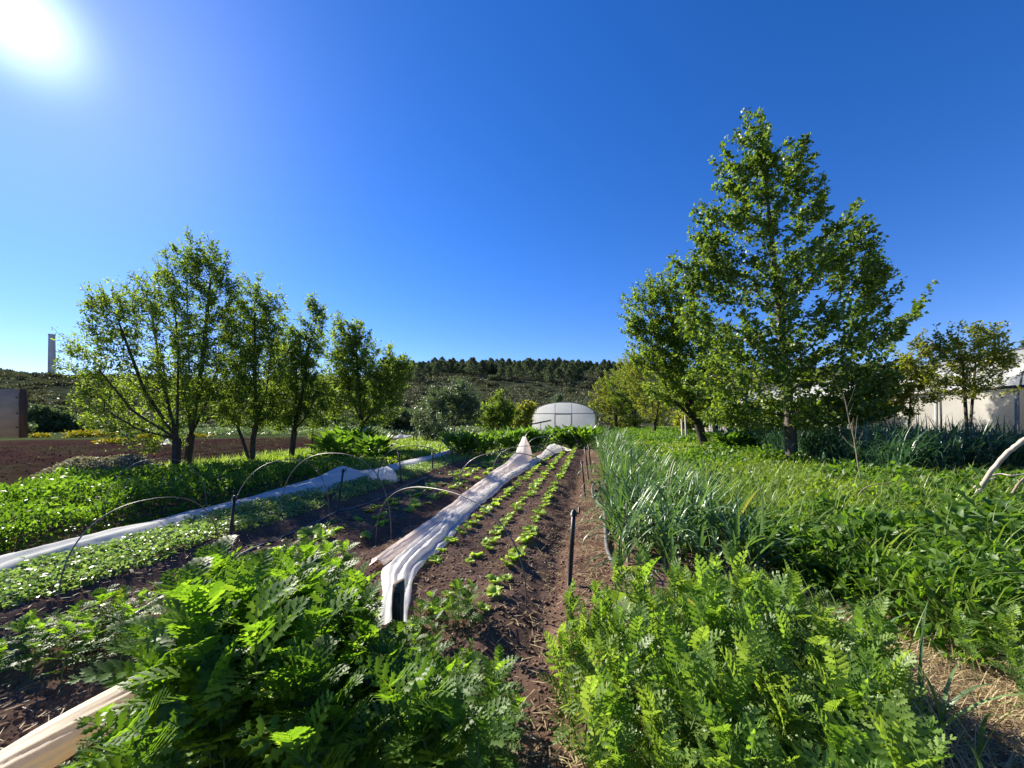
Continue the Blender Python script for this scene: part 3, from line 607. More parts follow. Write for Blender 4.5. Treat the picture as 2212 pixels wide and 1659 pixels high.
for r, n, a, bb in ((215, 56, 840, 1430), (208, 52, 845, 1430), (200, 48, 840, 1420), (190, 42, 840, 1400), (180, 30, 845, 1180), (170, 22, 850, 1110)):
    for px in np.linspace(a, bb, n) + RNG.uniform(-5, 5, n):
        pine(on_hill(px, r + RNG.uniform(-5, 5)) - np.array((0, 0, .2)), RNG.uniform(0.75, 1.15), 'dark green pine in the dense wood along the hill crest', 'pines of the crest wood')
for px, r in [(1085, 150), (1100, 146), (1120, 152), (1160, 150), (1175, 156), (1190, 152), (1205, 148), (1218, 154), (1232, 150), (1245, 158), (1255, 150), (1190, 140), (1230, 138), (900, 160), (920, 165), (945, 160), (970, 168), (1000, 165), (1020, 160), (1040, 168), (885, 150), (910, 145), (1062, 170), (1280, 165), (1300, 160)]:
    pine(on_hill(px + RNG.uniform(-4, 4), r) - np.array((0, 0, .2)), RNG.uniform(0.85, 1.2), 'dark pine standing loose on the slope below the crest wood', 'pines scattered on the slope')
for i, (px, r) in enumerate([(2196, 120), (2235, 118), (2260, 126)]):
    pine(on_hill(px, r), RNG.uniform(1.7, 2.0), 'dark pine showing above the long greenhouse roof', 'pines behind the long greenhouse')

def scrub_proto(seed, flat=0.6, n=420):
    rng = np.random.default_rng(seed); d = rdir(n, rng); d[:, 2] = np.abs(d[:, 2])
    lob = 1 + 0.25 * np.sin(np.arctan2(d[:, 1], d[:, 0]) * 3 + seed) + 0.2 * np.sin(d[:, 2] * 7 + seed * 2)
    P = d * (lob * rng.uniform(0.55, 1, n))[:, None] * np.array((1, 1, flat))
    D = nrm(d + rng.normal(size=(n, 3)) * 0.6); m = MB(); put_leaves(m, LEAF, P, D, rdir(n, rng) + np.array((0, 0, .5)), rng.uniform(0.16, 0.34, n))
    return m
SCR = [scrub_proto(70 + k, f).mesh('scrub', M['scrub']) for k, f in enumerate([0.55, 0.7, 0.45, 0.62])]
def bush(p, s, label, group, mesh, name='scrub_bush', cat='bush'):
    o = bpy.data.objects.new(name, mesh); COL.objects.link(o); o.location = p; o.scale = (s * RNG.uniform(.8, 1.4), s * RNG.uniform(.8, 1.4), s * RNG.uniform(.8, 1.1))
    o.rotation_euler = (0, 0, RNG.uniform(0, 6.28)); return tag(o, label, cat, group)
for k in range(150):
    px = RNG.uniform(-30, 560); r = HR0 + 8 + 150 * RNG.random() ** 0.8
    bush(on_hill(px, r), RNG.uniform(0.9, 2.2) * (0.6 + r / 300), 'dark scrub bush on the open hillside by the chimney', 'scrub on the chimney hill', SCR[k % 4])
for k in range(140):
    px = RNG.uniform(820, 1400); r = HR0 + 4 + 125 * RNG.random()
    bush(on_hill(px, r), RNG.uniform(1.0, 2.3) * (0.6 + r / 300), 'dark scrub bush on the slope below the pines', 'scrub on the pine hill', SCR[k % 4])
for px, r, s in [(0, 212, 2.4), (12, 213, 2.0), (45, 212, 1.6), (85, 213, 1.7), (60, 212, 1.2)]:
    bush(on_hill(px, r), s, 'scrub bush standing against the sky near the chimney', 'scrub on the skyline', SCR[int(s * 10) % 4])
BRO = [scrub_proto(80 + k, 0.6).mesh('broom', M['broom']) for k in range(2)]
for k, (px, py, s) in enumerate([(240, 958, 1.1), (262, 957, 0.8), (175, 944, 1.3), (205, 943, 1.2), (235, 942, 1.0), (320, 950, 0.9), (845, 930, 1.3), (835, 931, 0.9), (90, 945, 1.0), (430, 944, 1.0)]):
    p = gp(px, py); bush(p - np.array((0, 0, .05)), s * .62, 'yellow flowering bush in the grass strip beyond the ploughed field', 'yellow bushes beyond the field', BRO[k % 2], 'flowering_bush')
GRN = [scrub_proto(90 + k, 0.75, 600).mesh('hedge_bush', M['olive']) for k in range(3)]
for k, px in enumerate(np.linspace(20, 1180, 44)):
    if 1140 < px or (px < 520 and k % 3): continue
    p = on_hill(px + RNG.uniform(-10, 10), HR0 + RNG.uniform(-6, 8)); p[2] = max(p[2], 0)
    bush(p, RNG.uniform(1.0, 2.3), 'grey green bush in the belt along the foot of the hills', 'bushes at the foot of the hills', GRN[k % 3], 'hedge_bush')

def undergrowth():
    rng = np.random.default_rng(91); n = 130000; px = rng.uniform(-60, 2300, n); r = HR0 + 155 * rng.random(n) ** .75; dx, dy = dirxy(px); x, y = dx * r, dy * r
    k = fbm(x * .09, y * .09, 45, 4) + .06 + .2 * (px > 700) - .14 * (px < 500); ok = k > 0; px, r, x, y, k = px[ok], r[ok], x[ok], y[ok], k[ok]; n = len(x)
    P = np.stack([x, y, hill_z(px, r) + rng.random(n) * (.2 + 2.2 * np.minimum(k, .5))], -1); b = MB()
    put_leaves(b, LEAF, P, rdir(n, rng) + np.array((0, 0, .4)), rdir(n, rng) + np.array((0, 0, .6)), rng.uniform(.35, .8, n))
    tag(b.build('hill_undergrowth', M['scrub']), kind='stuff')
undergrowth()

# ------------------------------------------------------------------ greenhouses
def far_tunnel():
    Y = 33.6; cx = float(at(1217, 905, Y)[0]); W = 2.72; zr = 1.86; zt = 2.82; L = 24.0
    root = empty('polytunnel', (cx, Y, 0), 'small white arched polytunnel at the end of the beds', 'greenhouse', None, -math.atan(SL))
    def arch(n=24, o=0.0):
        a = np.linspace(math.pi, 0, n); return [(-W - o, 0)] + [((W + o) * math.cos(t), zr - 0.35 + (zt - zr + 0.35 + o) * math.sin(t) ** 0.85) for t in a] + [(W + o, 0)]
    A = np.array(arch()); n = len(A); b = MB()
    V = np.concatenate([np.stack([A[:, 0], np.full(n, y), A[:, 1]], -1) for y in np.linspace(0, L, 13)])
    i = np.arange(12)[:, None] * n + np.arange(n - 1)[None]
    b.add(V, np.stack([i, i + 1, i + n + 1, i + n], -1).reshape(-1, 4)); b.build('roof_film', M['film'], root, smooth=True)
    def endwall(y, name):
        b = MB(); m = A[1:-1]; pts = np.vstack([m, ]); bot = np.stack([m[:, 0], np.zeros(len(m))], -1)
        V = np.concatenate([np.stack([m[:, 0], np.full(len(m), y), m[:, 1]], -1), np.stack([bot[:, 0], np.full(len(m), y), bot[:, 1]], -1)]); k = len(m)
        b.add(V, [(j, j + 1, k + j + 1, k + j) for j in range(k - 1)]); b.build(name, M['film'], root)
    endwall(0.05, 'end_wall'); endwall(L - 0.05, 'end_wall')
    b = MB()
    for y in (-0.04, 2, 4, 8, 12, 16, 20, 24): b.tube([(p[0], y, p[1]) for p in arch(24, 0.03)], 0.035, 5)
    b.build('arch_frame', M['pipe'], root)
    b = MB(); b.tube([(-W, -0.08, zr), (W, -0.08, zr)], 0.035, 5)
    b.tube([(-0.72, -0.08, zr), (-0.72, -0.08, zt - 0.08)], 0.025, 5); b.tube([(0.72, -0.08, zr), (0.72, -0.08, zt - 0.08)], 0.025, 5); b.build('cross_bar', M['pipe'], root)
    b = MB()
    for x in (-0.72, 0.72): b.tube([(x, -0.1, 0), (x, -0.1, zr)], 0.045, 5)
    b.tube([(-0.72, -0.1, zr - 0.06), (0.72, -0.1, zr - 0.06)], 0.03, 5); b.build('door_frame', M['pipe'], root)
far_tunnel()
def long_tunnel():
    root = empty('greenhouse', (11.6 + SL * 6, 6, 0), 'long dusty greenhouse wall behind the orchard trees', 'greenhouse', None, -math.atan(SL))
    L = 40.0; zs = 2.3; W = 8.0; zt = 3.75
    a = np.linspace(0, math.pi, 30)
    A = np.array([(0, 0), (0, 1.1), (0, zs - 0.05)] + [(W / 2 - W / 2 * math.cos(t), zs + (zt - zs) * math.sin(t) ** 0.8) for t in a] + [(W, 0)])
    n = len(A); ys = np.linspace(-8, L, 26)
    rng = np.random.default_rng(5)
    V = np.concatenate([np.stack([A[:, 0] + 0.02 * rng.normal(size=n), np.full(n, y), A[:, 1]], -1) for y in ys]); m = len(ys)
    i = np.arange(m - 1)[:, None] * n + np.arange(n - 1)[None]; q = np.stack([i, i + 1, i + n + 1, i + n], -1)
    b = MB(); b.add(V, q[:, :2].reshape(-1, 4)); b.build('side_wall', M['film_old'], root)
    b = MB(); b.add(V, q[:, 2:].reshape(-1, 4)); b.build('roof_film', M['film'], root, smooth=True)
    b = MB()
    for y in np.arange(-8, L, 2.5): b.tube([(-0.08, y, 0), (-0.08, y, zs)], 0.045, 5)
    b.build('wall_post', M['pipe'], root)['kind'] = 'stuff'
    b = MB(); b.tube([(-0.1, -8, zs - 0.02), (-0.1, L, zs - 0.02)], 0.045, 5); b.build('gutter_rail', M['oldwood'], root)
    b = MB()
    for y in np.arange(-8, L, 2.5): b.tube([(p[0], y, p[1] + 0.03) for p in A[2:-1]], 0.03, 4)
    b.build('roof_rib', M['pipe'], root)['kind'] = 'stuff'
    for y in (-8, L):
        b = MB(); k = len(A) - 3; mm = A[2:-1]
        Vv = np.concatenate([np.stack([mm[:, 0], np.full(k, y), mm[:, 1]], -1), np.stack([mm[:, 0], np.full(k, y), 0 * mm[:, 1]], -1)])
        b.add(Vv, [(j, j + 1, k + j + 1, k + j) for j in range(k - 1)]); b.build('end_wall', M['film_old'], root)
long_tunnel()

# ------------------------------------------------------------------ row covers of fleece
def pxy(x, y): return (CX + F * x / y, HOR + F * EYE / y)
def fleece(name, label, stations, m, seed, folds=5, amp=0.03, na=34, nl=170, fr=(1.0, 4.5), lump=0.0):
    """stations: (edge px, edge px, hump height, ridge place); the sheet lies on the ground along both edges"""
    rng = np.random.default_rng(seed)
    Lp = np.array([gp(*s[0]) for s in stations]); Rp = np.array([gp(*s[1]) for s in stations])
    hm = np.array([s[2] for s in stations]); rp = np.array([s[3] if len(s) > 3 else 0.5 for s in stations])
    mid = (Lp + Rp) / 2; d = np.r_[0, np.cumsum(np.linalg.norm(np.diff(mid, axis=0), axis=1))]
    u = np.linspace(0, 1, nl) ** 1.35 * d[-1]
    def ip(A): return np.stack([np.interp(u, d, A[:, k]) for k in range(3)], -1)
    Ls, Rs = ip(Lp), ip(Rp)
    for k in range(3):
        ker = np.ones(9) / 9
        for A in (Ls, Rs): A[4:-4, k] = np.convolve(A[:, k], ker, 'valid')
    hs_ = np.interp(u, d, hm); rs = np.interp(u, d, rp)
    s = np.linspace(0, 1, na)[None, :]
    P = Ls[:, None, :] * (1 - s[..., None]) + Rs[:, None, :] * s[..., None]
    # the hump: rises to the ridge place and falls again
    tt = np.where(s < rs[:, None], s / rs[:, None], (1 - s) / (1 - rs[:, None]))
    P[..., 2] = hgt(P[..., 0], P[..., 1], False) + 0.015 + hs_[:, None] * np.sin(np.clip(tt, 0, 1) * math.pi / 2) ** 0.8
    wgt = np.sin(np.pi * s) ** 0.5
    fz = 0
    for k in range(folds):
        f = rng.uniform(*fr); ph = rng.uniform(0, 6.28)
        fz = fz + np.sin(2 * math.pi * (f * s + 0.07 * fbm(u[:, None] * 0.8, s * 0 + k, seed + k, 2)) + ph) / folds ** 0.6
    P[..., 2] += wgt * amp * np.clip(hs_ / .085, .25, 1.3)[:, None] * fz + 0.012 * fbm(u[:, None] * 7 + 3, s * 14, seed, 3)
    off = 0.05 * fbm(u[:, None] * 2.2, s * 2.0, seed + 9, 3)
    P[..., 0] += off; P[..., 1] -= off * SL
    P[..., 2] = np.maximum(P[..., 2], hgt(P[..., 0], P[..., 1]) + 0.006)
    P[..., 2] += lump * wgt * fbm(u[:, None] * 5 + 9, s * 2.5, seed + 30, 3); P[..., 0] += lump * .8 * fbm(u[:, None] * 4, s * 1.5 + 5, seed + 40, 2)
    V = P.reshape(-1, 3); base = V[0].copy(); i = np.arange(nl - 1)[:, None] * na + np.arange(na - 1)[None]
    b = MB(); b.add(V - base, np.stack([i, i + 1, i + na + 1, i + na], -1).reshape(-1, 4))
    o = b.build(name, M[m], None, base, True); return tag(o, label, 'row cover', 'fleece row covers pulled off the beds')
fleece('row_cover', 'white fleece bunched along the lettuce bed beside the cream one',
       [((806, 1362), (884, 1360), 0.012, .4), ((812, 1318), (880, 1318), 0.03, .4), ((824, 1250), (894, 1250), 0.05, .45), ((852, 1210), (924, 1212), 0.065, .45), ((900, 1170), (955, 1190), 0.075, .5), ((968, 1116), (1013, 1120), 0.08, .5), ((1036, 1070), (1071, 1064), 0.08, .5), ((1082, 1040), (1106, 1035), 0.08, .5), ((1130, 1008), (1142, 1014), 0.09, .5), ((1165, 988), (1192, 986), 0.12, .5), ((1180, 978), (1212, 976), 0.32, .35), ((1192, 976), (1236, 974), 0.12, .5)], 'fleece', 101, 5, 0.014)
fleece('row_cover', 'cream fleece strip ending in a peaked tent near the chard',
       [((800, 1228), (826, 1232), 0.06), ((826, 1208), (850, 1214), 0.08), ((890, 1160), (908, 1172), 0.08), ((956, 1110), (975, 1120), 0.09), ((1004, 1074), (1035, 1078), 0.10), ((1050, 1040), (1080, 1044), 0.14), ((1085, 1014), (1115, 1018), 0.20), ((1105, 1003), (1142, 1006), 0.40), ((1112, 998), (1148, 1000), 0.80, .6), ((1122, 997), (1150, 998), 0.50, .8)], 'fleece_cream', 102, 5, 0.016)
fleece('row_cover', 'long fleece strip lying at the edge of the bed of leafy crops',
       [((-60, 1262), (-60, 1302), 0.11), ((0, 1232), (0, 1258), 0.11), ((120, 1192), (130, 1216), 0.11), ((280, 1150), (292, 1172), 0.11), ((420, 1110), (430, 1128), 0.10), ((540, 1078), (555, 1094), 0.10), ((640, 1052), (672, 1070), 0.16), ((690, 1044), (725, 1058), 0.26), ((722, 1038), (756, 1048), 0.34), ((770, 1030), (790, 1038), 0.14), ((815, 1020), (825, 1026), 0.10), ((860, 1010), (872, 1014), 0.14), ((920, 992), (937, 997), 0.16), ((975, 978), (992, 980), 0.22)], 'fleece', 103, 5, 0.012)
def rolled():
    nu, na = 150, 72; u = np.linspace(0, 1, nu)[:, None]; y = .85 + 1.6 * u; an = np.linspace(0, 2 * math.pi, na)[None, :]
    x = -2.285 + .25 * y + .02 * np.sin(u * 9); tw = an + 1.1 * u + .5 * fbm(u * 3, an * 0, 91, 2)
    r = .074 * (1 + .16 * fbm(u * 4, an * 0 + 3, 92, 2)) * (1 + .09 * np.sin(2 * tw + 1) + .07 * np.abs(np.sin(4.5 * tw + 2 * u)) + .05 * np.abs(np.sin(8 * tw - 4 * u + 1)) + .03 * fbm(u * 30, np.sin(an) * 4, 93, 3)) + .012 * np.maximum(0, np.sin(tw * 1.0 + 2.2)) ** 8
    r[:, -1] = r[:, 0]; z0 = hgt(x, y, False) + .062
    V = np.stack([x + r * np.cos(an) * 1.25, y + 0 * an, z0 + r * np.sin(an) * .95], -1).reshape(-1, 3); base = V[0].copy()
    i = np.arange(nu - 1)[:, None] * na + np.arange(na - 1)[None]; m = MB(); m.add(V - base, np.stack([i, i + 1, i + na + 1, i + na], -1).reshape(-1, 4))
    tag(m.build('row_cover', M['fleece_yellow'], None, base, True), 'yellowed rolled fleece lying under the big tansy clump', 'row cover', 'fleece row covers pulled off the beds')
rolled()
# the crumpled bundle half way along the long strip
def bundle():
    c = gp(828, 1040); rng = np.random.default_rng(9); b = MB(); nu, nv = 40, 24
    U, Vv = np.meshgrid(np.linspace(0, 2 * math.pi, nu), np.linspace(0, math.pi / 2 * 1.15, nv))
    r = 1 + 0.22 * fbm(U * 1.7, Vv * 3, 7) + 0.10 * np.sin(U * 7 + Vv * 3); r[:, -1] = r[:, 0]
    V = np.stack([0.30 * r * np.sin(Vv) * np.cos(U), 0.26 * r * np.sin(Vv) * np.sin(U), 0.26 * r * np.cos(Vv) + 0.01], -1).reshape(-1, 3)
    i = np.arange(nv - 1)[:, None] * nu + np.arange(nu - 1)[None]; b.add(V, np.stack([i, i + 1, i + nu + 1, i + nu], -1).reshape(-1, 4))
    tag(b.build('fleece_bundle', M['fleece'], None, c, True), 'crumpled bundle of fleece half way along the long strip', 'row cover', 'fleece row covers pulled off the beds')
bundle()

# ------------------------------------------------------------------ hoops, stakes, hoses, posts
def hoop(a, b, height, label, group, r=0.0048, name='bed_hoop', lean=(0, 0)):
    a = np.array(a, float); b = np.array(b, float); t = np.linspace(0, math.pi, 40)
    mid = (a + b) / 2; P = []
    for q in t:
        s = math.cos(q); s = math.copysign(abs(s) ** 0.85, s)
        hh = math.sin(q) ** 0.75 * height
        P.append(mid + (a - b) / 2 * s + np.array((lean[0] * hh, lean[1] * hh, hh)))
    P = [a - np.array((0, 0, .08))] + P + [b - np.array((0, 0, .08))]
    o = MB().tube(np.array(P) - a, r, 6).build(name, M['rod'], None, a, True); return tag(o, label, 'hoop', group)
HG = 'metal hoops over the vegetable beds'
def hoop_px(l, r, top, label, **k):
    a, b = gp(*l), gp(*r); ym = (a[1] + b[1]) / 2; z = at(top[0], top[1], ym)[2] - (a[2] + b[2]) / 2
    return hoop(a, b, z, label, HG, **k)
hoop_px((812, 1182), (1137, 1312), (935, 1056), 'large metal hoop arching over the cream and white fleece beside the wooden post')
hoop_px((494, 1190), (712, 1138), (590, 993), 'metal hoop reaching down behind the big tansy clump')
hoop_px((603, 1153), (845, 1170), (725, 979), 'tall metal hoop between the long fleece strip and the cream fleece')
hoop_px((125, 1305), (474, 1216), (303, 1078), 'low metal hoop over the seedling bed by the long fleece strip')
hoop_px((225, 1140), (447, 1112), (312, 991), 'metal hoop standing against the dry weeds below the almond tree')
def bed_hoop(va, vb, y, h, label, r=0.009):
    xa, xb = va + SL * y, vb + SL * y; dy = (xb - xa) * 0.12
    return hoop((xa, y + dy, h1(xa, y + dy)), (xb, y - dy, h1(xb, y - dy)), h, label, HG, r)
bed_hoop(-2.45, -0.62, 7.0, 0.72, 'metal hoop carrying the middle of the cream fleece')
bed_hoop(-2.4, -0.75, 9.3, 0.70, 'metal hoop just before the peaked tent of cream fleece')
bed_hoop(-2.3, -1.0, 13.2, 0.75, 'metal hoop over the peak of the cream fleece tent', 0.011)
bed_hoop(-1.9, -0.6, 16.2, 0.75, 'last metal hoop before the chard plants', 0.012)
bed_hoop(-4.3, -2.7, 7.6, 0.78, 'metal hoop beside the crumpled bundle of fleece')
bed_hoop(-5.4, -3.9, 13.5, 0.85, 'metal hoop over the far end of the long fleece strip', 0.012)
# bundle of bent black pipes by the dark shrub
for k, (dx, hh) in enumerate([(0, 1.55), (0.16, 1.35)]):
    a = gp(893 + k * 6, 958); hoop(a, a + np.array((1.0 - dx, 0.5, 0)), hh, ['outer black pipe bent in an arc beside the dark twiggy shrub', 'inner black pipe bent in an arc beside the dark twiggy shrub'][k], 'bent black pipes', 0.03, 'bent_pipe').data.materials[0] = M['black']

def stake(foot, top, label, head=True, r=0.013, tilt=True):
    p = gp(*foot); tp = at(top[0], top[1], p[1]) - p
    root = empty('irrigation_stake', p, label, 'irrigation stake', 'black irrigation stakes between the beds')
    L = tp[2]
    MB().tube([(0, 0, -0.1), tp * 0.5 + np.array((0.004, 0, 0)), tp * 0.93], [r, r, r * 0.9], 8).build('pole', M['black'], root, smooth=True)
    if head:
        n = MB(); n.tube([tp * 0.92, tp * 0.97, tp], [r * 1.5, r * 1.2, r * 0.45], 8); q = tp * 0.95
        n.tube([q, q + np.array((r * 2.2, 0, 0.0)), q + np.array((r * 2.4, 0, r * 2.5))], r * 0.5, 6)
        n.build('sprinkler_head', M['black'], root)
    return root
stake((1228, 1264), (1240, 1100), 'tall black irrigation stake with sprinkler head on the path by the leeks', True, 0.020)
stake((1265, 1078), (1256, 994), 'black irrigation stake at the bend of the path hose', True, 0.015)
stake((1272, 1038), (1263, 966), 'thin black irrigation stake in a close pair by the path', True, 0.018)
stake((1277, 1018), (1271, 960), 'partner of the thin black stake, further along the path', True, 0.019)
stake((493, 1192), (507, 1070), 'black irrigation stake standing above the big tansy clump', True, 0.016)
stake((727, 1112), (742, 1012), 'black irrigation stake in front of the white fleece hump', True, 0.016)
stake((868, 1044), (860, 972), 'black irrigation stake beside the crumpled fleece bundle', True, 0.016)
stake((934, 1015), (934, 975), 'short black stake in front of the end of the long fleece', False, 0.02)
stake((980, 1003), (976, 968), 'short black stake at the very end of the long fleece', False, 0.02)
stake((1018, 992), (1017, 968), 'short black stake before the chard plants', False, 0.022)
def hose(name, label, pts, r, m, dz=0.0, lift=None):
    P = [gp(*p[:2]) + np.array((0, 0, r * 0.8 + (p[2] if len(p) > 2 else 0))) for p in pts]
    P = smooth_path(P, 60); base = P[0].copy()
    o = MB().tube(P - base, r, 8).build(name, m, None, base, True); return tag(o, label, 'hose')
hose('irrigation_hose', 'thick grey hose looping out of the leeks beside the path', [(1282, 1080), (1279, 1066, .05), (1284, 1055, .08), (1294, 1047, .06), (1296, 1060), (1290, 1085, .02), (1292, 1100, .08), (1305, 1120, .08), (1308, 1160, .03), (1313, 1195), (1330, 1225), (1352, 1245), (1400, 1290)], 0.021, M['hose'])
hose('irrigation_hose', 'long black drip pipe crossing the beds towards the fleece bundle', [(150, 1432), (180, 1412), (260, 1355), (340, 1300), (470, 1228), (540, 1190), (608, 1163), (680, 1132), (729, 1106), (770, 1086), (828, 1061), (870, 1045), (935, 1024), (960, 1020)], 0.014, M['hose'])
hose('irrigation_tube', 'thin black tube curving from the stake above the tansy clump', [(505, 1140, .25), (503, 1165, .05), (512, 1176), (540, 1180), (590, 1172)], 0.007, M['black'])

p = gp(858, 1395); tp = at(865, 1256, p[1]) - p
root = empty('wooden_post', p, 'short weathered wooden post in front of the white fleece', 'post')
b = MB(); hh = tp[2]; wv = 0.030
V = []
for k, z in enumerate(np.linspace(-0.12, hh, 9)):
    for sx, sy in ((-1, -.7), (1, -.7), (1, .7), (-1, .7)):
        V.append((sx * wv + 0.008 * z / hh + RNG.normal() * 0.0015, sy * wv + RNG.normal() * 0.0015, z + (0.010 * sx + 0.004 * sy if k == 8 else 0)))
q = [(4 * k + j, 4 * k + (j + 1) % 4, 4 * k + 4 + (j + 1) % 4, 4 * k + 4 + j) for k in range(8) for j in range(4)] + [(32, 33, 34, 35)]
b.add(V, q); b.build('shaft', M['oldwood'], root)
b = MB()
for sx in (-0.5, 0.05, 0.6): b.box((sx * wv, -wv * 0.7 - 0.001, hh * 0.45), (0.004, 0.004, hh * 0.8))
b.build('crack', M['black'], root)

# the plank that juts into the view
Yb = 3.6; xr = -4.588; zb = at(22, 893, Yb)[2]; root = empty('wooden_board', (xr - 0.75, Yb, 0), 'grey wooden board with a brown edge on a post, jutting in above the field', 'board')
b = MB(); nx_, V = 18, []
MB().box((0.375, 0.019, zb), (0.746, 0.030, 0.455)).build('front_board', M['board'], root)
MB().box((0.7395, 0.020, zb + 0.001), (0.021, 0.05, 0.459)).build('edge_strip', M['board_edge'], root)
for x, z in ((0.70, .15), (0.705, 0.0), (0.703, -.13)): b.tube([(x, -0.002, zb + z), (x, 0.006, zb + z)], 0.007, 8)
b.build('nail', M['black'], root)
MB().box((0.2, 0.10, (zb + .2) / 2 - 0.1), (0.09, 0.09, zb + .2 + 0.2)).build('post', M['oldwood'], root)

# dead branches, sapling and stakes on the grassy side
def limb(name, label, pts, rr, m, cat='branch', twigs=0, seed=1):
    P = smooth_path(np.array(pts), 40); base = P[0].copy(); rng = np.random.default_rng(seed); b = MB(); R = np.linspace(rr[0], rr[1], len(P))
    P = P + rng.normal(size=P.shape) * rr[0] * 0.12
    b.tube(P - base, R, 8); root = tag(b.build(name, M[m], None, base, True), label, cat)
    if twigs:
        b = MB()
        for k in range(twigs):
            i = int(rng.integers(len(P) // 3, len(P) - 1)); d = nrm(P[min(i + 1, len(P) - 1)] - P[i - 1]) * .5 + rdir(1, rng)[0] * .6 + np.array((0, 0, .35)); L = rng.uniform(.15, .4)
            b.tube([P[i] - base, P[i] - base + d * L * .5, P[i] - base + d * L + np.array((0, 0, .05))], [R[i] * .45, R[i] * .35, R[i] * .2], 4)
        b.build('twig', M[m], root, smooth=True)
    return root
limb('dead_branch', 'thick pale bare branch rising from the tall grass', [at(2098, 1100, 5.2), at(2112, 1065, 5.2), at(2140, 1020, 5.1), at(2180, 975, 5.0), at(2230, 940, 4.9), at(2290, 920, 4.8)], (0.024, 0.03), 'deadwood')
limb('dead_branch', 'thin grey branch arching behind the thick pale one', [at(2075, 1095, 5.5), at(2092, 1068, 5.5), at(2115, 1045, 5.5), at(2150, 1032, 5.5)], (0.017, 0.009), 'deadwood')
limb('dead_branch', 'forked side branch running level from the thick pale one', [at(2135, 1030, 5.12), at(2160, 1024, 5.1), at(2190, 1027, 5.0), at(2230, 1020, 5.0)], (0.012, 0.008), 'deadwood')
limb('dead_branch', 'brown branch poking up at the edge of the tall grass', [at(2188, 1065, 4.6), at(2200, 1045, 4.6), at(2225, 1020, 4.6)], (0.014, 0.01), 'twig')
limb('dead_branch', 'brown hooked branch bent over in the green cover crop', [at(1850, 1120, 5.0), at(1852, 1085, 5.0), at(1860, 1062, 5.0), at(1885, 1048, 5.0), at(1925, 1044, 5.0)], (0.012, 0.006), 'twig')
limb('dead_branch', 'slanting dead stick in front of the dark leek bed', [at(1975, 1072, 6.0), at(1990, 1055, 6.0), at(2012, 1030, 6.0)], (0.012, 0.006), 'twig')
limb('dead_sapling', 'leafless dead sapling standing in front of the dark leek bed', [at(1862, 1050, 6.5), at(1853, 1000, 6.5), at(1845, 950, 6.5), at(1834, 905, 6.5), at(1828, 875, 6.5), at(1822, 850, 6.5)], (0.013, 0.003), 'twig', 'tree', 12, 4)
for px, lab in ((1475, 'thin wooden tree stake, the shorter one of a pair'), (1483, 'thin wooden tree stake, the taller one of a pair')):
    p = gp(px, 963); tp = at(px - 3, 905 if px < 1480 else 897, p[1]) - p
    r_ = tag(MB().tube([(0, 0, -.15), tp], [0.045, 0.04], 8).build('tree_stake', M['deadwood'], None, p, True), lab, 'stake', 'wooden tree stakes')
p = gp(1172, 955); p = at(1168, 930, 28.0); p[2] = 0
root = empty('cross_stake', p, 'dark slanting bar on a thin stake in front of the white tunnel', 'marker')
MB().tube([(0, 0, 0), (0, 0, 1.2)], 0.025, 6).build('pole', M['oldwood'], root)
MB().tube([(-0.75, -0.03, 1.0), (0.75, -0.03, 1.3)], 0.05, 6).build('bar', M['oldwood'], root)
p = gp(906, 955); root = empty('garden_tool', p, 'red headed tool leaning in the dark twiggy shrub', 'tool')
MB().tube([(0, 0, 0), (0.03, 0, 1.55)], 0.03, 6).build('handle', M['pipe'], root)
b = MB().tube([(-0.3, 0, 1.25), (0.25, 0, 1.75)], 0.035, 6); b.build('bar', M['black'], root)
MB().box((0.3, -0.02, 1.74), (0.26, 0.12, 0.18)).build('head', M['redpaint'], root)
p = on_hill(2013, 150); root = empty('utility_pole', p, 'tiny utility pole with a crossarm beyond the orchard', 'pole')
hp = at(2013, 738, p[1])[2] - p[2]
MB().tube([(0, 0, -1), (0, 0, hp)], 0.3, 6).build('pole', M['oldwood'], root); MB().box((0, -0.35, hp - 1.2), (3.6, 0.3, 0.3)).build('crossarm', M['oldwood'], root)
def stone(px, py, s, label):
    rng = np.random.default_rng(int(px)); d = rdir(60, rng); b = MB(); U, Vv = np.meshgrid(np.linspace(0, 2 * math.pi, 13), np.linspace(0, math.pi, 8))
    r = 1 + 0.3 * fbm(U * 1.2, Vv * 1.6, int(px)); r[:, -1] = r[:, 0]
    V = np.stack([r * np.sin(Vv) * np.cos(U), .8 * r * np.sin(Vv) * np.sin(U), .6 * r * np.cos(Vv)], -1).reshape(-1, 3) * s; i = np.arange(7)[:, None] * 13 + np.arange(12)[None]
    b.add(V, np.stack([i, i + 1, i + 14, i + 13], -1).reshape(-1, 4)); p = gp(px, py)
    tag(b.build('boulder', M['stone'], None, p), label, 'rock')
stone(812, 946, 0.35, 'pale round boulder at the far end of the ploughed field'); stone(795, 948, 0.2, 'small pale stone beside the round boulder'); stone(822, 947, 0.25, 'flat pale stone beside the round boulder')
def sheet(px0, px1, py, wv, hv, label, seed):
    a, b_ = gp(px0, py), gp(px1, py); n = 30; s = np.linspace(0, 1, n); b = MB(); V = []
    for t in s:
        c = a * (1 - t) + b_ * t
        for j, q in enumerate(np.linspace(-1, 1, 9)):
            V.append(c + np.array((0, q * wv, 0.03 + hv * (1 - q * q) * (0.35 + 0.9 * float(vnoise(t * 6 + seed, q * 2, seed))) * math.sin(math.pi * min(1, max(0, t * .96 + .02))) ** .4)) - a)
    i = np.arange(n - 1)[:, None] * 9 + np.arange(8)[None]; b.add(V, np.stack([i, i + 1, i + 10, i + 9], -1).reshape(-1, 4))
    tag(b.build('row_cover', M['fleece'], None, a, True), label, 'row cover', 'fleece lying at the end of the ploughed field')
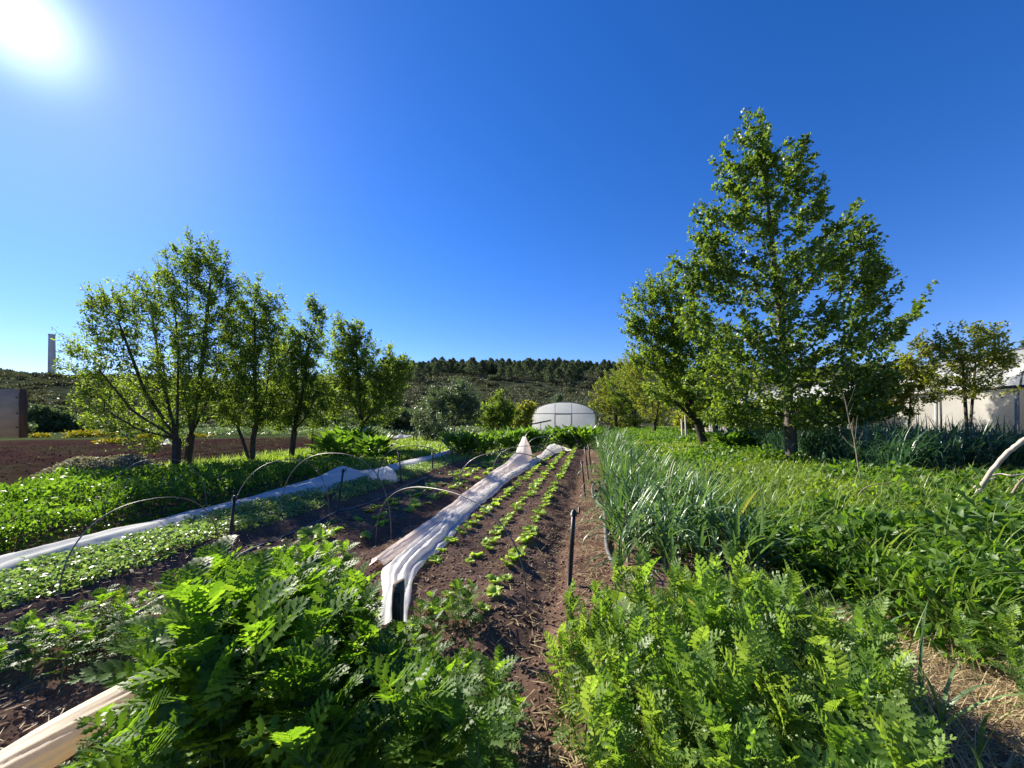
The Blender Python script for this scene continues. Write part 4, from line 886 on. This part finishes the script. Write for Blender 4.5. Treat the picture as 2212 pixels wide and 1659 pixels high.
sheet(728, 800, 949, 0.5, 0.35, 'heap of pale fleece at the end of the ploughed field', 3); sheet(852, 892, 947, 0.4, 0.3, 'short pale fleece strip beside the bent black pipes', 5)
sheet(352, 366, 958, 0.2, 0.35, 'scrap of white sheet at the edge of the ploughed field', 6)

# ------------------------------------------------------------------ lettuces
def lettuce_proto(seed, R=0.1, upr=0.7, n=8):
    rng = np.random.default_rng(seed); b = MB()
    for k in range(n):
        az = k * 2.4 + rng.uniform(-.3, .3); L = R * rng.uniform(.75, 1.25); wd = L * rng.uniform(.36, .5); nu, nv = 7, 7; V = []
        lean = rng.uniform(0.15, 0.95) * (1.35 - upr)
        for u in np.linspace(0, 1, nu):
            ph = lean + 0.9 * u * u * rng.uniform(.8, 1.1); c = np.array((math.sin(ph) * L * u, 0, math.cos(ph * .9) * L * u))
            ww = wd * (0.16 + 0.84 * math.sin(min(1, u * 1.12) * math.pi * 0.62) ** 1.2) * (1 if u < .95 else .72)
            for q in np.linspace(-1, 1, nv):
                ruff = 0.16 * wd * math.sin(q * 6 + u * 9 + seed + k) * abs(q) ** 1.5 + 0.10 * wd * math.sin(q * 15 + u * 14 + k * 2) * abs(q) ** 2
                V.append((c[0] - 0.10 * wd * q * q + ruff * .7, q * ww, c[2] + 0.22 * wd * q * q + ruff))
        V = np.array(V); ca, sa = math.cos(az), math.sin(az)
        V = np.stack([V[:, 0] * ca - V[:, 1] * sa, V[:, 0] * sa + V[:, 1] * ca, V[:, 2]], -1); i = np.arange(nu - 1)[:, None] * nv + np.arange(nv - 1)[None]
        b.add(V, np.stack([i, i + 1, i + nv + 1, i + nv], -1).reshape(-1, 4))
    return b
LET = [lettuce_proto(200 + k, 0.125, 0.88 + 0.06 * (k % 3), 6 + k % 3).mesh('lettuce', M['lettuce'], True) for k in range(6)]
LED = [lettuce_proto(220 + k, 0.105, 0.5, 9).mesh('lettuce', M['lettuce_dark'], True) for k in range(3)]
LEF = [lettuce_proto(230 + k, 0.115, 0.35, 9).mesh('lettuce', M['lettuce'], True) for k in range(4)]
def lettuce(x, y, s, meshes, label, group):
    o = bpy.data.objects.new('lettuce', meshes[int(RNG.integers(len(meshes)))]); COL.objects.link(o)
    o.location = (x, y, h1(x, y) - 0.008); o.rotation_euler = (RNG.normal() * .15, RNG.normal() * .15, RNG.uniform(0, 6.28)); o.scale = (s, s, s); tag(o, label, 'lettuce', group)
for v, lab in ((-0.72, 'young pale lettuce in the row nearest the path and the leeks'), (-1.10, 'young pale lettuce in the middle row between path and white fleece'), (-1.47, 'young pale lettuce in the row touching the white fleece')):
    y = 2.45 + RNG.uniform(0, .2)
    while y < 17.2:
        if RNG.random() > (0.06 if y < 5 else 0.04):
            lettuce(v + SL * y + RNG.normal() * .022, y + RNG.normal() * .03, RNG.uniform(.5, .95) * (0.78 if y < 6 else .88), LET, lab, 'lettuces ' + lab.split('lettuce ')[1])
        y += RNG.uniform(.15, .22) if y < 9 else RNG.uniform(.16, .24)
for v, lab in ((-2.62, 'spreading lettuce in the bed row along the cream fleece'), (-2.98, 'spreading lettuce in the middle of the bed by the cream fleece'), (-3.3, 'spreading lettuce in the row along the black drip pipe')):
    y = 3.1 + RNG.uniform(0, .3)
    while y < 15.5:
        if RNG.random() > 0.13:
            dark = 0.28 if y < 7 else 0.1
            lettuce(v + SL * y + RNG.normal() * .05, y + RNG.normal() * .05, RNG.uniform(.6, 1.0), LED if RNG.random() < dark else LEF, lab, 'lettuces ' + lab.split('lettuce ')[1])
        y += RNG.uniform(.26, .42)

# ------------------------------------------------------------------ leeks
def leek_proto(seed, h=0.62, n=9):
    rng = np.random.default_rng(seed); b = MB(); base_az = rng.uniform(0, 6.28); m = n
    az = base_az + (np.arange(m) % 2) * math.pi + rng.normal(size=m) * .5; L = h * rng.uniform(.75, 1.4, m)
    lean = rng.uniform(.08, .9, m); bend = np.where(rng.random(m) < .62, rng.uniform(2.0, 3.1, m), rng.uniform(.5, 1.5, m))
    P = np.stack([rng.normal(size=m) * .008, rng.normal(size=m) * .008, np.linspace(.04, .2, m)], -1)
    blades(b, P, az, L, rng.uniform(.012, .021, m), lean, bend, 9, .45, 2.0); return b
LEEK = [(leek_proto(300 + k, 0.60 + .05 * (k % 3), 9 + k % 3).mesh('leek', M['leek']), ) for k in range(9)]
STK = MB().tube([(0, 0, -.04), (0, 0, .1), (0, 0, .24)], [.016, .015, .011], 7).mesh('stalk', M['leek_stalk'], True)
cnt_leek = 0
for v in (0.33, 0.55, 0.77, 0.99, 1.21, 1.43):
    y = 3.2 + RNG.uniform(0, .2) + (0.25 if v < 0.5 else 0)
    while y < 25:
        x = v + SL * y + RNG.normal() * .05; near = y < 9
        o = bpy.data.objects.new('leek', LEEK[int(RNG.integers(9))][0]); COL.objects.link(o); s = RNG.uniform(.78, 1.08) * (0.95 if near else 1.12)
        o.location = (x, y, h1(x, y)); o.rotation_euler = (RNG.normal() * .16, RNG.normal() * .16 - .05, RNG.uniform(0, 6.28)); o.scale = (s, s, s)
        e = 'in the outer line beside the path' if v < .5 else ('in the outer line beside the green cover crop' if v > 1.3 else 'inside the leek bed by the path')
        tag(o, 'leek with blue green strap leaves ' + e, 'leek', 'leeks ' + e); cnt_leek += 1
        if near:
            k = bpy.data.objects.new('stalk', STK); COL.objects.link(k); k.parent = o
        y += RNG.uniform(.13, .2) if y < 6 else (RNG.uniform(.22, .34) if y < 10 else RNG.uniform(.5, .8))

# ------------------------------------------------------------------ tansy: pinnate toothed leaves on upright stems
def leaflet(L, wd, teeth, rng):
    """a toothed leaflet along +x in the xy plane, slightly folded; returns verts and triangles"""
    V = [(0, 0, 0)]; m = teeth * 2; F_ = []
    for i in range(1, m + 1):
        t = i / (m + 1); prof = math.sin(math.pi * min(1, t * .92 + .08)) ** .7 * wd; e = prof * (1.0 if i % 2 else .42) * rng.uniform(.85, 1.15)
        fwd = .05 * L if i % 2 else -.01 * L
        V += [(t * L, 0, 0), (t * L + fwd, e, e * .28), (t * L + fwd, -e, e * .28)]
    V.append((L, 0, -.03 * L)); last = len(V) - 1
    def c(i): return 0 if i == 0 else (last if i == m + 1 else 3 * (i - 1) + 1)
    for i in range(m + 1):
        a, b = c(i), c(i + 1)
        for s, flip in ((1, 0), (2, 1)):
            ea = a + s if 0 < i else None; eb = b + s if i + 1 <= m else None
            tri = []
            if ea is None: tri = [(a, b, eb)]
            elif eb is None: tri = [(a, b, ea)]
            else: tri = [(a, b, eb), (a, eb, ea)]
            F_ += [t if not flip else t[::-1] for t in tri]
    return np.array(V), np.array(F_)
def pinnate(L, pairs, rng, wd=.24, teeth=3, droop=.5, wide=1.0):
    """one tansy leaf along +y, arching down"""
    Vs, Fs, n = [], [], 0
    for i in range(pairs):
        t = .14 + .80 * i / (pairs - 1); ll = L * .40 * wide * (math.sin(math.pi * (t * .78 + .14)) ** .8) * rng.uniform(.9, 1.1)
        ang = math.radians(68 - 28 * t)
        for s in (1, -1):
            v, f = leaflet(ll, ll * wd, teeth, rng); a = math.pi / 2 - s * ang
            ca, sa = math.cos(a), math.sin(a); v = np.stack([v[:, 0] * ca - v[:, 1] * sa, v[:, 0] * sa + v[:, 1] * ca, v[:, 2] + .22 * np.abs(v[:, 0])], -1) + np.array((0, t * L, 0))
            Vs.append(v); Fs.append(f + n); n += len(v)
    v, f = leaflet(L * .2, L * .05, teeth, rng); v = np.stack([v[:, 1], v[:, 0] + L * .92, v[:, 2]], -1); Vs.append(v); Fs.append(f[:, ::-1] + n); n += len(v)
    w_ = L * .014; tt = np.linspace(0, 1, 7); v = np.concatenate([[(-w_ * (1.3 - t), t * L, 0), (w_ * (1.3 - t), t * L, 0)] for t in tt]); f = []
    for k in range(6): f += [(2 * k, 2 * k + 1, 2 * k + 3), (2 * k, 2 * k + 3, 2 * k + 2)]
    Vs.append(v); Fs.append(np.array(f) + n)
    V = np.concatenate(Vs); F_ = np.concatenate(Fs)
    y = V[:, 1] / L; ph = droop * y; V = np.stack([V[:, 0], L * np.sin(ph) / droop * 1.0 + (V[:, 2]) * np.sin(ph) * .3, V[:, 2] * np.cos(ph) - L * (1 - np.cos(ph)) / droop], -1)
    return V, F_
def tansy_stem(seed, h=.7, leaves=13, LL=(.13, .2), wd=.25, m='tansy', wide=1.0, rise=(12, 40), dr_=(.35, .9)):
    rng = np.random.default_rng(seed); lf = MB(); st = MB(); bx, by = rng.normal(size=2) * .05
    path = lambda t: np.array((bx * t * t, by * t * t, h * t))
    st.tube([path(t) for t in np.linspace(-.04, .98, 8)], np.linspace(.0050, .0022, 8), 5)
    for k in range(leaves):
        t = .22 + .78 * (k / (leaves - 1)) ** .8; az = k * 2.4 + rng.uniform(-.3, .3)
        L = rng.uniform(*LL) * (1.0 if t < .85 else 1.25 - .5 * (t - .2)); el = math.radians(rng.uniform(*rise) + 40 * max(0, (t - .6) / .4))
        V, F_ = pinnate(L, int(rng.integers(5, 8)), rng, wd * rng.uniform(.85, 1.2), 3, rng.uniform(*dr_), wide)
        R_ = rng.uniform(-.35, .35); V = np.stack([V[:, 0] * math.cos(R_) + V[:, 2] * math.sin(R_), V[:, 1], -V[:, 0] * math.sin(R_) + V[:, 2] * math.cos(R_)], -1)
        V = np.stack([V[:, 0], V[:, 1] * math.cos(el) - V[:, 2] * math.sin(el), V[:, 1] * math.sin(el) + V[:, 2] * math.cos(el)], -1)
        V = np.stack([V[:, 0] * math.cos(az) - V[:, 1] * math.sin(az), V[:, 0] * math.sin(az) + V[:, 1] * math.cos(az), V[:, 2]], -1) + path(t)
        lf.add(V, F_)
    return lf.mesh('tansy_leaves', M[m]), st.mesh('tansy_stem', M['tansy_stem'], True)
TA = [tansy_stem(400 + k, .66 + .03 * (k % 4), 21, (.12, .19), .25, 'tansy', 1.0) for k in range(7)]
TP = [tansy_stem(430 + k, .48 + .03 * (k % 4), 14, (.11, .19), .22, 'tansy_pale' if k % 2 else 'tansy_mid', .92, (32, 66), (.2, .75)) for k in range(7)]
TS = [tansy_stem(460 + k, .30, 9, (.10, .16), .28, 'tansy', 1.0) for k in range(4)]
def top_limit(pts):
    r = [p[0] for p in pts]; q = [p[1] for p in pts]
    return lambda x, y: EYE - y * (float(np.interp(x / y, r, q)) - HOR) / F
LIM_L = top_limit([(-1.3, 1540), (-1.06, 1440), (-.9, 1315), (-.75, 1222), (-.43, 1215), (-.37, 1330), (-.2, 1375), (-.1, 1400), (.03, 1490), (.1, 1600)])
LIM_R = top_limit([(.08, 1520), (.16, 1310), (.25, 1288), (.65, 1285), (.9, 1390), (1.15, 1510), (1.4, 1600)])
def lim(f, h, lo=.25):
    return lambda x, y: float(np.clip(f(x, y) / h, lo, 1.0))
def clump(label, poly, n, protos, center, lean=.25, smin=.8, smax=1.1, seed=1, hfun=None, cat='plant', name='tansy_clump', group='tansy clumps'):
    rng = np.random.default_rng(seed); poly = np.array(poly, float); lo, hi = poly.min(0), poly.max(0); c = np.array(center, float)
    root = empty(name, (c[0], c[1], h1(*c)), label, cat, group); got = 0; pts = []
    def inside(x, y):
        r = False; j = len(poly) - 1
        for i in range(len(poly)):
            if (poly[i, 1] > y) != (poly[j, 1] > y) and x < (poly[j, 0] - poly[i, 0]) * (y - poly[i, 1]) / (poly[j, 1] - poly[i, 1] + 1e-12) + poly[i, 0]: r = not r
            j = i
        return r
    tries = 0
    while got < n and tries < 20000:
        tries += 1; x, y = lo + (hi - lo) * rng.random(2)
        if not inside(x, y): continue
        if pts and min((x - a) ** 2 + (y - b_) ** 2 for a, b_ in pts) < (0.75 * math.sqrt(np.prod(hi - lo) * .6 / n)) ** 2 and tries < 6000: continue
        pts.append((x, y)); got += 1
        k = int(rng.integers(len(protos))); s = rng.uniform(smin, smax) * (hfun(x, y) if hfun else 1)
        o = bpy.data.objects.new('leafy_stem', protos[k][0]); COL.objects.link(o); o.parent = root
        o.location = (x - c[0], y - c[1], h1(x, y) - root.location.z); dx, dy = (x - c[0]), (y - c[1])
        o.rotation_euler = (-dy * lean + rng.normal() * .12, dx * lean + rng.normal() * .12, rng.uniform(0, 6.28)); o.scale = (s, s, s)
        q = bpy.data.objects.new('stem', protos[k][1]); COL.objects.link(q); q.parent = o
    return root
clump('big dark tansy clump beside the wooden post and the white fleece', [(-1.15, 1.4), (-1.3, 2.55), (-1.05, 2.5), (-1.0, 2.4), (-.86, 2.0), (-.7, 1.5), (-.58, 1.1), (-.85, 1.05)], 100, TA, (-.95, 1.8), .10, .85, 1.08, 1, lim(LIM_L, .80))
clump('big dark tansy clump rising above the yellowed fleece roll', [(-.9, 1.1), (-1.15, 1.35), (-1.45, 1.7), (-1.65, 2.1), (-1.75, 2.4), (-1.5, 2.55), (-1.25, 2.55), (-1.1, 1.4)], 90, TA, (-1.35, 1.9), .10, .85, 1.08, 11, lim(LIM_L, .80))
clump('shaded low tansy clump at the corner of the lettuce bed', [(-.6, 1.0), (-.75, 2.15), (-.45, 2.3), (-.15, 2.15), (.02, 1.9), (-.03, 1.4), (-.12, 1.0)], 76, TA, (-.5, 1.5), .25, .7, 1.0, 2, lim(LIM_L, .76, .12))
clump('leafy clump between the yellowed fleece roll and the drip pipe', [(-2.9, 2.0), (-2.95, 2.5), (-2.5, 2.62), (-2.22, 2.42), (-2.15, 2.1), (-2.4, 1.95)], 34, TS, (-2.5, 2.25), .2, .5, .8, 3)
clump('low leaves spilling over in front of the yellowed fleece roll', [(-1.5, 1.2), (-1.6, 1.45), (-1.45, 1.6), (-1.25, 1.35), (-1.2, 1.15)], 14, TS, (-1.4, 1.35), .3, .6, .95, 4)
clump('sunlit pale tansy clump at the edge of the path, reaching to the leeks', [(.28, 1.9), (.40, 2.4), (.7, 2.65), (1.3, 2.6), (1.35, 1.9), (1.0, 1.7), (.6, 1.6)], 88, TP, (.85, 2.1), .07, .62, 1.22, 5, lim(LIM_R, .55))
clump('sunlit pale tansy clump beside the dry straw patch', [(1.3, 1.9), (1.3, 2.6), (1.7, 2.45), (1.95, 2.15), (1.85, 1.8), (1.5, 1.62)], 62, TP, (1.6, 2.1), .07, .62, 1.22, 6, lim(LIM_R, .55))
clump('nearest pale tansy clump, low at the foot of the view', [(.28, 1.85), (.3, 1.2), (.7, .95), (1.0, 1.0), (1.25, 1.25), (1.5, 1.5), (1.6, 1.65), (1.0, 1.68), (.6, 1.58)], 86, TP, (1.0, 1.4), .08, .55, 1.0, 7)
clump('few tansy leaves alone on the dry straw', [(2.35, 1.7), (2.4, 2.05), (2.75, 2.2), (2.85, 1.85), (2.6, 1.6)], 9, TP, (2.6, 1.9), .2, .5, .75, 8)
clump('small tansy shoots at the near end of the lettuce bed', [(-.62, 2.35), (-.5, 2.65), (-.25, 2.6), (-.2, 2.4), (-.4, 2.3)], 9, TS, (-.4, 2.45), .3, .5, .8, 9)

# ------------------------------------------------------------------ chard plants at the end of the beds
def chard(px, py, s, label, seed, n=110):
    rng = np.random.default_rng(seed); p = gp(px, py); az = rng.uniform(0, 6.28, n); up = rng.random(n)
    root = empty('chard_plant', p, label, 'plant', 'leafy chard plants across the end of the beds')
    P = np.stack([np.cos(az) * .5 * s * rng.random(n), np.sin(az) * .5 * s * rng.random(n), s * (.1 + .55 * up)], -1)
    D = nrm(np.stack([np.cos(az), np.sin(az), .4 + 1.1 * up], -1) + rng.normal(size=(n, 3)) * .3); b = MB()
    put_leaves(b, OBL, P, D, np.array((0, 0, 1.)) + rng.normal(size=(n, 3)) * .35 - D * .1, s * rng.uniform(.3, .5, n)); b.build('leaf', M['chard'], root)['kind'] = 'stuff'
    b = MB()
    for k in range(16): b.tube([(0, 0, 0), P[k] * .6, P[k]], [.02, .014, .008], 4)
    b.build('stem', M['leek_stalk'], root)
for k, (px, py, s, lab) in enumerate([(995, 984, .95, 'chard plant at the tip of the long fleece'), (1018, 984, .95, 'chard plant with broad leaves beside the tip of the long fleece'), (1040, 980, .9, 'chard plant in the gap between the long fleece and the cream tent'),
    (1080, 976, 1.0, 'chard plant just before the cream tent'), (1105, 974, 1.1, 'chard plant behind the cream tent peak'), (1130, 970, 1.15, 'tall chard plant right behind the cream tent'), (1160, 970, 1.1, 'chard plant between the two fleece tips'),
    (1205, 966, 1.15, 'chard plant behind the end of the white fleece'), (1232, 966, 1.2, 'chard plant at the head of the lettuce rows'), (1258, 968, 1.2, 'dark chard plant beside the path end'), (1280, 962, 1.1, 'chard plant nearest the far leeks')]):
    chard(px, py, s, lab, 500 + k, 130)
for k, (px, py, s, lab) in enumerate([(745, 985, 1.2, 'big leafy plant at the foot of the rounded almond tree'), (775, 990, 1.2, 'leafy plant below the rounded almond, nearest the fleece bundle'), (720, 1000, 1.0, 'leafy plant between the slim almond and the rounded one'), (805, 1000, 1.0, 'low leafy plant above the fleece bundle'), (1568, 985, 1.1, 'broad leafed plant at the foot of the two trunked tree'), (1610, 983, 1.15, 'broad leafed plant midway between the two trunked tree and the pear trunk'), (1655, 988, 1.0, 'broad leafed plant in the shade beside the pear trunk')]):
    chard(px, py, s, lab, 530 + k, 150)
# blue green haze of leek leaves beyond the chard
def leaf_mass(name, label_kind, n, area, size, m, tpl=LEAF, hfun=None, seed=1, upr=.9, spread=.8, top_only=.35):
    rng = np.random.default_rng(seed); x, y = area(n, rng); H = hfun(x, y) if callable(hfun) else np.full(n, hfun)
    ok = H > .02; x, y, H = x[ok], y[ok], H[ok]; n = len(x); z = hgt(x, y) + H * rng.uniform(top_only, 1, n) ** .7
    D = nrm(np.stack([rng.normal(size=n) * spread, rng.normal(size=n) * spread, upr + rng.normal(size=n) * .4], -1)); sz = size * rng.uniform(.6, 1.2, n)
    b = MB(); put_leaves(b, tpl, np.stack([x, y, z - .4 * sz * np.maximum(D[:, 2], 0)], -1), D, rdir(n, rng) + np.array((0, 0, .6)), sz)
    return tag(b.build(name, M[m]), kind='stuff')
def vy(v0, v1, y0, y1, pw=1.6):
    """strip v0..v1 between the ranges y0..y1, thinning out with range"""
    def f(n, rng):
        y = y0 + (y1 - y0) * rng.random(n) ** pw; v = rng.uniform(v0, v1, n); return v + SL * y, y
    return f
def patchy(h, sc, seed, lo=.6):
    return lambda x, y: h * (lo + (1 - lo) * 1.3 * vnoise(x * sc, y * sc, seed))
# seedlings under the long fleece, leafy crop below the almonds, cover crop round the pear tree
def seed_h(x, y):
    v = x - SL * y; return .085 * band(v, -5.25, -4.05, .1) * (vnoise(x * 3, y * 3, 61) > .16)
leaf_mass('seedling_cover', None, 30000, vy(-5.3, -3.9, 2.2, 14, 1.7), .042, 'seedling', ROUND, seed_h, 601, .5, .9, .2)
leaf_mass('bed_weeds', None, 900, vy(-3.9, -2.4, 2.4, 15, 1.4), .05, 'seedling', ROUND, lambda x, y: .05 * (vnoise(x * 2.5, y * 2.5, 62) > .62), 602, .5, .9, .2)
def crop_h(x, y):
    v = x - SL * y; return .52 * band(v, -9.6, -6.15, .2) * (.35 + .5 * vnoise(x * 1.6, y * 1.6, 63) + .4 * vnoise(x * 5, y * 5, 73)) * (1 - .45 * sst(7.5, 11, y))
leaf_mass('crop_foliage', None, 78000, vy(-9.9, -5.9, 1.5, 16, 1.2), .078, 'crop', OBL, crop_h, 603, .9, .8, .25)
def cover_h(x, y):
    v = x - SL * y
    nearedge = sst(2.9, 3.4, y)
    return .38 * band(v, 1.72, 9.6, .2) * nearedge * (.35 + .5 * vnoise(x * 1.5, y * 1.5, 64) + .55 * vnoise(x * 5, y * 5, 74)) * (vnoise(x * 4, y * 4, 75) > .2) * (1 - band(v, 5.9, 9.9, .3) * sst(6.8, 7.8, y))
def cover_mix(x, y): return fbm(x * .8, y * .8, 79, 3)
leaf_mass('mixed_weed_foliage', None, 45000, vy(1.6, 9.5, 2.8, 20, 1.8), .125, 'crop', LEAF, lambda x, y: 1.35 * cover_h(x, y) * (cover_mix(x, y) > .05), 614, .8, .95, .3)
leaf_mass('cover_crop_foliage', None, 110000, vy(1.6, 9.5, 2.8, 24, 1.75), .098, 'cover', OBL, lambda x, y: cover_h(x, y) * (cover_mix(x, y) < .12), 604, .9, .75, .3)
leaf_mass('near_foliage', None, 16000, lambda n, r: (r.uniform(2.3, 7.0, n), r.uniform(2.15, 4.6, n)), .10, 'crop', OBL, lambda x, y: .42 * sst(2.45, 2.85, x + .35 * (y - 2.3)) * (.55 + .6 * vnoise(x * 2, y * 2, 65)), 605, .9, .8, .3)
leaf_mass('weed_strip', None, 26000, vy(-11.2, -5.6, 11, 32, 1.3), .13, 'cover', OBL, lambda x, y: .28 * (.4 + .8 * vnoise(x * .9, y * .9, 66)), 606, .9, .8, .2)
leaf_mass('weed_verge', None, 24000, vy(1.6, 9, 18, 44, 1.2), .17, 'crop', OBL, lambda x, y: .55 * (.4 + .8 * vnoise(x * .8, y * .8, 67)), 607, .9, .8, .2)
leaf_mass('end_weeds', None, 9000, vy(-6, 1.2, 18.3, 31, 1.0), .15, 'silver', NARROW, lambda x, y: .7 * (.3 + .9 * vnoise(x * .7, y * .7, 68)), 608, 1.2, .6, .2)
leaf_mass('field_edge_weeds', None, 15000, vy(-44, -12, 33, 52, 1.0), .35, 'silver', NARROW, lambda x, y: .5 * (vnoise(x * .25, y * .5, 69) > .35) * (.4 + .7 * vnoise(x * .9, y * .9, 70)), 609, .9, .8, .1)
# dry flowering weeds along the field
def dry_h(x, y):
    v = x - SL * y; h = .62 * np.exp(-((x + 8.9) / 1.15) ** 4 - ((y - 8.5) / .6) ** 4) * (.6 + .6 * vnoise(x * 2, y * 2, 76)); return h * (h > .2)
leaf_mass('dry_weeds', None, 18000, lambda n, r: (r.uniform(-10.4, -7.6, n), r.uniform(7.8, 9.8, n)), .065, 'dryweed', ROUND, dry_h, 610, .6, .9, .35)
def scatter_blades(name, n, area, L, wd, m, seed, lean=(.05, .6), bend=(.4, 2.0), hmod=None, segs=5, z0=-.01):
    rng = np.random.default_rng(seed); x, y = area(n, rng); k = hmod(x, y) if hmod else np.ones(n); ok = k > .08; x, y, k = x[ok], y[ok], k[ok]; n = len(x)
    b = MB(); blades(b, np.stack([x, y, hgt(x, y) + z0], -1), rng.uniform(0, 6.28, n), k * rng.uniform(*L, n), rng.uniform(*wd, n), rng.uniform(*lean, n), rng.uniform(*bend, n), segs, .2, 1.6)
    return tag(b.build(name, M[m]), kind='stuff')
def tufts(cx, cy, rad):
    def f(n, rng):
        k = rng.integers(0, len(cx), n); return cx[k] + rng.normal(size=n) * rad, cy[k] + rng.normal(size=n) * rad
    return f
rt = np.random.default_rng(77); tx = rt.uniform(2.3, 9.0, 190); ty = rt.uniform(2.3, 7.4, 190); okk = (tx + .35 * (ty - 2.3) > 2.7); tx, ty = tx[okk], ty[okk]
scatter_blades('tall_grass', 9500, tufts(tx, ty, .10), (.4, .85), (.005, .010), 'grass', 701, (.05, .6), (.8, 2.4))
scatter_blades('clump_grass', 90, lambda n, r: (r.uniform(.5, 1.8, n), r.uniform(1.3, 2.5, n)), (.35, .62), (.003, .006), 'grass', 712, (.05, .5), (.5, 1.8), None, 8)
scatter_blades('meadow_grass', 15000, vy(1.7, 7.5, 3.2, 12, 1.6), (.3, .6), (.004, .009), 'grass', 702, (.05, .5), (.6, 2.0))
scatter_blades('verge_grass', 15000, vy(-11.4, -5.6, 9.5, 30, 1.4), (.2, .45), (.008, .016), 'grass', 703, (.05, .5), (.4, 1.6), None, 3)
scatter_blades('broad_grass', 34, lambda n, r: (r.uniform(1.4, 1.95, n), r.uniform(1.3, 2.1, n)), (.35, .65), (.006, .010), 'leek', 704, (.05, .5), (.6, 1.8), None, 8)
scatter_blades('end_grass', 6000, vy(-6.5, -1.5, 12.5, 19.5, 1.0), (.08, .2), (.01, .016), 'grass', 705, (.1, .7), (.2, 1.2), lambda x, y: (vnoise(x * .8, y * .8, 71) > .4) * 1.0, 3)
scatter_blades('straw_grass', 26000, lambda n, r: (r.uniform(1.6, 4.8, n), r.uniform(.9, 3.6, n)), (.06, .22), (.0015, .0035), 'drygrass', 706, (.5, 1.5), (.2, 1.3), None, 4)
scatter_blades('path_straw', 3800, lambda n, r: ((lambda y: (r.normal(size=n) * .28 + .15 + SL * y, y))(1.0 + 8 * r.random(n) ** 1.5)), (.03, .12), (.002, .004), 'drygrass', 707, (1.3, 1.65), (-.1, .2), None, 3, .015)
scatter_blades('bed_straw', 5200, lambda n, r: ((lambda y: (r.uniform(-5.6, -.3, n) + SL * y, y))(1.4 + 9 * r.random(n) ** 1.6)), (.02, .08), (.0015, .003), 'drygrass', 708, (1.3, 1.65), (-.1, .2), None, 3, .02)
scatter_blades('cover_grass', 16000, vy(1.7, 9.5, 3, 18, 1.7), (.25, .6), (.004, .009), 'grass', 711, (.05, .7), (.4, 2.2), lambda x, y: (cover_mix(x, y) < -.08) * 1.0, 4)
# dense bed of tall dark leeks on the orchard side
def dark_bed():
    rng = np.random.default_rng(88); n = 9500; v = rng.uniform(5.9, 10.2, n); y = 7.4 + 9.5 * rng.random(n) ** 1.3; x = v + SL * y
    k = rng.uniform(.8, 1.1, n); b = MB()
    blades(b, np.stack([x, y, hgt(x, y) + rng.uniform(0, .35, n)], -1), rng.uniform(0, 6.28, n), k * rng.uniform(.85, 1.35, n), rng.uniform(.014, .026, n), rng.uniform(.02, .35, n), np.where(rng.random(n) < .72, rng.uniform(1.8, 3.0, n), rng.uniform(.2, 1.0, n)), 8, .4, 2.0)
    tag(b.build('leek_foliage', M['leek_dark']), kind='stuff')
dark_bed()
# clods of soil, small stones
def clods(n, area, s0, s1, seed, name='soil_clods', m='clod'):
    rng = np.random.default_rng(seed); x, y = area(n, rng); ph = (1 + 5 ** .5) / 2
    I = nrm(np.array([(-1, ph, 0), (1, ph, 0), (-1, -ph, 0), (1, -ph, 0), (0, -1, ph), (0, 1, ph), (0, -1, -ph), (0, 1, -ph), (ph, 0, -1), (ph, 0, 1), (-ph, 0, -1), (-ph, 0, 1)], float))
    Fa = np.array([(0, 11, 5), (0, 5, 1), (0, 1, 7), (0, 7, 10), (0, 10, 11), (1, 5, 9), (5, 11, 4), (11, 10, 2), (10, 7, 6), (7, 1, 8), (3, 9, 4), (3, 4, 2), (3, 2, 6), (3, 6, 8), (3, 8, 9), (4, 9, 5), (2, 4, 11), (6, 2, 10), (8, 6, 7), (9, 8, 1)])
    s = s0 + (s1 - s0) * rng.random(n) ** 3; V = I[None] * (1 + rng.normal(size=(n, 12, 1)) * .22) * s[:, None, None] * np.array((1, 1, .7))
    V = V + np.stack([x, y, hgt(x, y) + s * .15], -1)[:, None, :]; b = MB(); b.add(V.reshape(-1, 3), (Fa[None] + (np.arange(n) * 12)[:, None, None]).reshape(-1, 3))
    tag(b.build(name, M[m]), kind='stuff')
clods(30000, vy(-2.3, .45, 1.2, 12, 2.0), .002, .016, 801)
clods(14000, vy(-6, -2.3, 1.5, 12, 1.8), .003, .019, 802)
clods(3000, vy(-5.6, .4, 1.4, 9, 1.6), .002, .007, 803, 'small_stones', 'stone')
M['field_clod'] = solid_mat('red_soil_clod', (0.055, 0.030, 0.024), (0.16, 0.088, 0.070), 9, 1.0, 0.6, 0.02, 0.0)
clods(40000, vy(-30, -11.8, -4, 31, 1.0), .006, .030, 804, 'field_clods', 'field_clod')
scatter_blades('field_weeds', 1600, vy(-36, -11.8, 0, 32, 1.0), (.03, .10), (.006, .012), 'grass', 709, (.1, .8), (.2, 1.2), lambda x, y: (vnoise(x * .4, y * .15, 78) > .6) * 1.0, 3)
print('leeks', cnt_leek, 'objects', len(bpy.data.objects))
